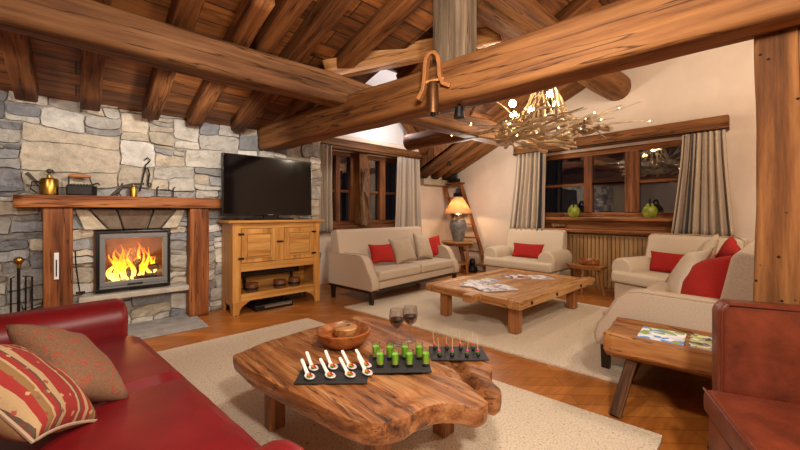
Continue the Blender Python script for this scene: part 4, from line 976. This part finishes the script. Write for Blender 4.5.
curtain('X', 6.52, 1.06, .60, .96, 2.43, (.14, -.10), 7, 'grey linen curtain with dark stripe right of the gable window', stripe=.25, seed=4)
for nm, a, b, lb in (('curtain_rod', (2.85, 5.50, 2.52), (5.70, 5.50, 2.50), 'thin black curtain rod over the back window'), ('curtain_rod', (6.52, 3.78, 2.475), (6.52, .56, 2.45), 'thin black curtain rod over the gable window')):
    tag(MB().tube([a, b], .010, 8).build(nm, iron, smooth=True), lb, 'curtain rod')

# carved statue and sill things
st = empty('carved_statue', (4.08, 5.50, 1.067), 0, 'tall carved wooden figure with crown before the middle of the back window', 'statue')
q = MB(); rings = []; n = 16
prof = [(.085, 0), (.09, .08), (.08, .16), (.085, .30), (.095, .42), (.10, .55), (.09, .68), (.082, .78), (.06, .84), (.062, .88), (.075, .94), (.07, 1.0), (.06, 1.03)]
for i, (r, z) in enumerate(prof):
    rings.append([q.bm.verts.new((r*math.cos(2*PI*k/n)*(1+.22*noise.noise(Vector((k*.9, z*9, 3)))), r*.8*math.sin(2*PI*k/n)*(1+.22*noise.noise(Vector((k*.9, z*9, 8)))), z)) for k in range(n)])
for r0, r1 in zip(rings, rings[1:]):
    for k in range(n): q.bm.faces.new((r0[k], r0[(k+1) % n], r1[(k+1) % n], r1[k]))
q.bm.faces.new(rings[0][::-1]); q.bm.faces.new(rings[-1]); q.build('body', carvedW, st, smooth=True)
q = MB()
for k in range(7): a = 2*PI*k/7; q.tube([(.055*math.cos(a), .05*math.sin(a), 1.0), (.082*math.cos(a), .07*math.sin(a), 1.09)], [.02, .008], 6)
q.build('crown', carvedW, st); MB().tube([(.06, -.06, .30), (.02, -.10, .5), (-.05, -.09, .64)], [.02, .025, .02], 7).build('arm', carvedW, st, smooth=True)
def jug(x, y, z, label):
    r = empty('green_jug', (x, y, z), .3, label, 'jug', 'green glazed jugs on the gable sill')
    MB().lathe([(.04, 0), (.075, .03), (.088, .07), (.078, .11), (.045, .135), (.042, .15), (.036, .15), (.036, .12)], n=20).build('jug_body', jugM, r, smooth=True)
    MB().tube([(-.065*math.cos(a)*1.0, 0, .12+.075*math.sin(a)) for a in [PI*k/8 for k in range(9)]], .012, 6).build('handle', iron, r, smooth=True)
    MB().tube([(.07, 0, .06), (.10, 0, .10), (.115, 0, .12)], [.014, .011, .012], 8).build('spout', jugM, r, smooth=True)
    return r
j1 = jug(6.70, 2.66, 1.216, 'green glazed jug on the gable sill, nearer the ladder'); j1.scale = (1.2, 1.2, 1.55); dup(j1, (6.70, 1.50, 1.216), None, 'green glazed jug on the gable sill, nearer the right curtain')
q = MB(); 
for i in range(3): q.ball((6.62+.02*i, 2.99-.07*i, 1.065+.0), .05, (1, 1.3, .8 if i else 1), 10, 7)
tag(q.build('driftwood', carvedW, smooth=True), 'dark gnarled driftwood lump on the lower gable sill', 'driftwood')

# ------------------------------------------------------------------ ladder corner
ld = empty('ladder', (6.62, 5.0, 0), 0, 'old reddish wooden step ladder leaning in the corner beside the lamp', 'ladder')
def lp(t, s): # rail point
    a0, a1 = ((5.02-5.0, 0), (5.66-5.0, 1.98)); b0, b1 = ((4.42-5.0, 0), (5.17-5.0, 1.97))
    if s == 0: return (0, a0[0]+(a1[0]-a0[0])*t, 1.98*t)
    return (.03, b0[0]+(b1[0]-b0[0])*t, 1.97*t)
for s in (0, 1):
    a, b = lp(0, s), lp(1, s); q = MB(); q.prism([(a[1]-.022, 0), (a[1]+.022, 0), (b[1]+.022, b[2]), (b[1]-.022, b[2])], 'X', -.05, .05); q.build('rail', redWz, ld, .005)
for k in range(7):
    t = .07+k*.153; a, b = lp(t, 0), lp(t, 1); q = MB(); q.box(-.06, .06, b[1]-.0, a[1], a[2]-.012, a[2]+.012); q.build('step', redW, ld, .004)
MB().box(-.09, .09, 5.12-5.0, 5.70-5.0, 1.985, 2.01).build('top_step', redW, ld, .004)
def lantern(x, y, z, s, label):
    r = empty('lantern', (x, y, z), 0, label, 'lantern', 'small black lanterns on the ladder')
    MB().box(-.08*s, .08*s, -.11*s, .11*s, 0, .10*s).build('case', iron, r, .004)
    q = MB()
    for dx in (-.04*s, .04*s):
        for dy in (-.06*s, .06*s): q.tube([(dx, dy, .10*s), (dx, dy, .19*s)], .006*s, 6)
    q.box(-.05*s, .05*s, -.07*s, .07*s, .19*s, .205*s); q.tube([(0, -.04*s, .20*s), (0, 0, .24*s), (0, .04*s, .20*s)], .005, 6); q.build('top_frame', iron, r)
    MB().box(-.035*s, .035*s, -.055*s, .055*s, .105*s, .185*s).build('glass', plain('smoked_glass', (60, 58, 56), .1), r)
    return r
ln = lantern(6.62, 5.36, 2.01, 1, 'black lantern on the top step of the ladder'); t = .07+5*.153
l2 = dup(ln, (6.62, 5.22, 1.98*(.07+5*.153)+.013), None, 'black lantern on the ladder step just above the lamp shade')
q = MB(); q.lathe([(.10, 0), (.12, .05), (.10, .12), (.05, .16)], c=(6.45, 4.72, 0), n=12); q.lathe([(.05, 0), (.07, .05), (.05, .12), (.02, .14)], c=(6.45, 4.72, .16), n=12)
tag(q.build('dark_basket', iron, smooth=True), 'dark rounded pot standing on the floor under the lamp table', 'pot')
lt = empty('lamp_table', (6.13, 4.86, 0), 0, 'small round wooden table carrying the lamp beside the ladder', 'side table')
MB().lathe([(.36, .655), (.37, .665), (.37, .685), (.36, .69)], n=36).build('tabletop', oakX, lt, smooth=False)
MB().lathe([(.30, .60), (.30, .654)], n=30).build('apron', redW, lt)
for a in (20, 140, 260): MB().box(-.022, .022, -.022, .022, 0, .64).build('leg', oakZ, lt, .004, loc=(.28*math.cos(math.radians(a)), .28*math.sin(math.radians(a)), 0))
MB().lathe([(.22, .20), (.22, .22)], n=24).build('lower_shelf', oakX, lt)
tl = empty('table_lamp', (6.13, 4.86, .69), 0, 'big table lamp with dark mottled vase base and glowing cream shade', 'lamp')
MB().lathe([(.11, 0), (.11, .03), (.12, .05), (.15, .16), (.185, .30), (.19, .38), (.16, .46), (.09, .50), (.075, .54), (.09, .58), (.05, .60)], n=28).build('base', lavender, tl, smooth=True)
MB().tube([(0, 0, .54), (0, 0, .80)], .010).build('stem', brass, tl)
def shade_mat():
    m, nt, b = base_mat('lamp_shade_cloth'); b.inputs['Base Color'].default_value = lin((236, 200, 150)); b.inputs['Roughness'].default_value = .9
    tr = nt.nodes.new('ShaderNodeBsdfTranslucent'); tr.inputs[0].default_value = lin((244, 206, 150)); mx = nt.nodes.new('ShaderNodeMixShader'); mx.inputs[0].default_value = .5
    nt.links.new(b.outputs[0], mx.inputs[1]); nt.links.new(tr.outputs[0], mx.inputs[2]); nt.links.new(mx.outputs[0], nt.nodes['Material Output'].inputs[0]); return m
o = MB().lathe([(.32, .60), (.09, .96)], n=40, closed_ends=False).build('lamp_shade', shade_mat(), tl, smooth=True); md = o.modifiers.new('s', 'SOLIDIFY'); md.thickness = .004
MB().ball((0, 0, .76), .035).build('bulb', emis('table_bulb', (255, 210, 140), 8), tl, smooth=True)
lamp('table_lamp_light', (6.13, 4.86, 1.36), 15, (1, .70, .40), .03)

# tree-stump stool with bowl between the armchairs
sn = empty('rustic_stool', (6.12, 2.24, 0), 0, 'rough slab stool between the two beige armchairs carrying a wooden bowl', 'stool')
q = MB(); n = 40; lo = []; hi = []
for k in range(n):
    a = 2*PI*k/n; r = 1+.16*noise.noise(Vector((math.cos(a)*2, math.sin(a)*2, 4)))+.05*math.sin(5*a)
    lo.append(q.bm.verts.new((.20*r*math.cos(a)*.9, .30*r*math.sin(a)*.9, .40))); hi.append(q.bm.verts.new((.21*r*math.cos(a), .31*r*math.sin(a), .465)))
for k in range(n): q.bm.faces.new((lo[k], lo[(k+1) % n], hi[(k+1) % n], hi[k]))
q.bm.faces.new(lo[::-1]); q.bm.faces.new(hi); q.build('seat', benchW, sn, .01)
for a in (-70, 60, 180): MB().tube([(.12*math.cos(math.radians(a)), .18*math.sin(math.radians(a)), .42), (.18*math.cos(math.radians(a)), .26*math.sin(math.radians(a)), 0)], [.028, .022], 8).build('leg', oakZ, sn, smooth=True)
sw = empty('wooden_dish', (6.14, 2.20, .466), 0, 'shallow dark wooden dish on the stool between the armchairs', 'dish')
MB().lathe([(.12, 0), (.15, .03), (.155, .085), (.145, .085), (.135, .035), (.01, .025)], n=26).build('dish_body', bowlW, sw, smooth=True)

# ------------------------------------------------------------------ cowbell hung on the tie beam
cbx = empty('cowbell', (2.20, 2.00, 2.52), -1.2, 'old cowbell on a bent wooden collar hanging over the tie beam', 'cowbell')
def strap(pts, w, t):
    q = MB(); rings = []
    for i, p in enumerate(pts):
        p = Vector(p); d = (Vector(pts[min(i+1, len(pts)-1)])-Vector(pts[max(0, i-1)])).normalized(); s = Vector((0, 1, 0)); nrm = d.cross(s).normalized()
        rings.append([q.bm.verts.new(p+s*a*w/2+nrm*b*t/2) for a, b in ((-1, -1), (1, -1), (1, 1), (-1, 1))])
    for r0, r1 in zip(rings, rings[1:]):
        for k in range(4): q.bm.faces.new((r0[k], r0[(k+1) % 4], r1[(k+1) % 4], r1[k]))
    q.bm.faces.new(rings[0]); q.bm.faces.new(rings[-1]); return q
pts = [(-.115, -.02, -.27), (-.075, -.02, -.20), (-.06, -.02, -.10), (-.055, -.02, .0), (-.045, -.02, .06), (-.018, -.02, .095), (.018, -.02, .095), (.045, -.02, .06), (.055, -.02, .0), (.06, -.02, -.10), (.085, -.02, -.17), (.14, -.02, -.20)]
strap([(x*1.1, y, z) for x, y, z in pts], .07, .030).build('collar', plain('bent_wood', (150, 96, 50), .45, nscale=12, namt=.25), cbx, .003)
MB().lathe([(.056, -.40), (.053, -.36), (.046, -.18), (.036, -.14), (.006, -.13)], c=(-.0, -.02, 0), n=20).build('bell', plain('bell_bronze', (110, 74, 44), .4, .8, nscale=20, namt=.4), cbx, smooth=True)
MB().ball((0, -.02, -.405), .022).build('clapper', iron, cbx, smooth=True)
MB().tube([(-.08, -.03, -.135), (.10, -.03, -.125)], .012, 8).build('cross_peg', oakX, cbx, smooth=True)
# small black spotlights
def spot(x, y, z, label):
    r = empty('spotlight', (x, y, z), 0, label, 'spotlight', 'small black beam spotlights')
    MB().tube([(0, 0, 0), (0, 0, -.04)], .014, 8).build('stem', iron, r); MB().tube([(0, 0, -.035), (.0, .0, -.12)], [.035, .045], 14).build('housing', iron, r, smooth=True); return r
sp1 = spot(2.66, 2.10, 2.22, 'small black spotlight under the tie beam right of the cowbell'); sp1.location = (2.36, 1.86, 2.215)
dup(sp1, (5.93, 4.95, zB(4.95)+.015), None, 'small black spotlight on the rafters near the back curtain')

# ------------------------------------------------------------------ branch chandelier
CX_, CY_, CZ_ = 4.30, 2.05, 2.38
ch = empty('branch_chandelier', (CX_, CY_, CZ_), 0, 'chandelier of tangled pale branches and bulbs over the far coffee table', 'chandelier')
rg = random.Random(21); tips = []
def branch(p0, p1, r, wob, par):
    p0, p1 = Vector(p0), Vector(p1); n = 7; L = (p1-p0).length; pts = []; rr = []; s = rg.random()*50
    for k in range(n+1):
        t = k/n; w = Vector((noise.noise(Vector((t*2.2, s, 0))), noise.noise(Vector((t*2.2, s, 5))), noise.noise(Vector((t*2.2, s, 9)))))*wob*L*math.sin(PI*min(1, t+.15))
        pts.append(p0+(p1-p0)*t+w); rr.append(r*(1-.65*t))
    MB().tube(pts, rr, 6).build('branch', twig, par, smooth=True); return pts
for i in range(52):
    a = rg.uniform(0, 2*PI); rad = rg.uniform(.25, .55); t = a+PI/2+rg.uniform(-.9, .6)
    L = rg.uniform(.5, 1.0); m = Vector((rad*math.cos(a), rad*math.sin(a), rg.uniform(-.16, .04))); d = Vector((math.cos(t), math.sin(t), rg.uniform(-.05, .30)))
    ps = branch(m-d*L*.5, m+d*L*.5, rg.uniform(.014, .030), .16, ch); tips += ps[1:]
Rv = Vector((.7394, -.6732, 0)); Fv = Vector((.6732, .7394, 0))
for a, b, r in ((Rv*.3+Vector((0, 0, .05)), Rv*1.28+Vector((0, 0, .06)), .022), (Rv*.35+Vector((0, 0, .0)), Rv*1.18+Vector((0, 0, .30)), .016), (Rv*.2, Rv*.95+Vector((0, 0, .26)), .018), (-Rv*.2, -Rv*1.15+Vector((0, 0, -.12)), .016), (-Rv*.3, -Rv*.75+Vector((0, 0, .42)), .013), (-Rv*.1, -Rv*1.05+Vector((0, 0, .02)), .016), (Rv*.3-Fv*.2, Rv*.55-Fv*.35+Vector((0, 0, -.22)), .012), (-Rv*.1-Fv*.3, -Rv*.95-Fv*.5+Vector((0, 0, -.16)), .014)):
    tips += branch(a, b, r, .10, ch)[3:]
for i in range(16):
    a = 2*PI*i/16; branch((.34*math.cos(a), .34*math.sin(a), -.02), (.10*math.cos(a+.5), .10*math.sin(a+.5), rg.uniform(.42, .62)), .018, .12, ch)
MB().tube([(0, 0, .35), (0, 0, .85)], .006, 6).build('hanging_cable', iron, ch)
for k in range(70):
    p = rg.choice(tips); MB().ball(p+Vector((rg.uniform(-.02, .02), rg.uniform(-.02, .02), rg.uniform(-.01, .02))), .0075, seg=6, rings=4).build('fairy_light', fairyM, ch, smooth=True)
for k, (u, f, z) in enumerate(((-0.42, -0.05, 0.26), (-0.36, 0.1, 0.16), (0.02, -0.1, 0.36), (0.18, 0.1, 0.3), (-.05, .35, .3))):
    p = Rv*u+Fv*f+Vector((0, 0, z))
    MB().ball(p, .042, (1, 1, 1.1), 12, 8).build('bulb', bulbM, ch, smooth=True); MB().tube([p-Vector((0, 0, .12)), p-Vector((0, 0, .03))], .014, 8).build('socket', iron, ch)
    lamp('chandelier_light', (CX_+p.x, CY_+p.y, CZ_+p.z), 5.5, (1, .76, .48), .035)
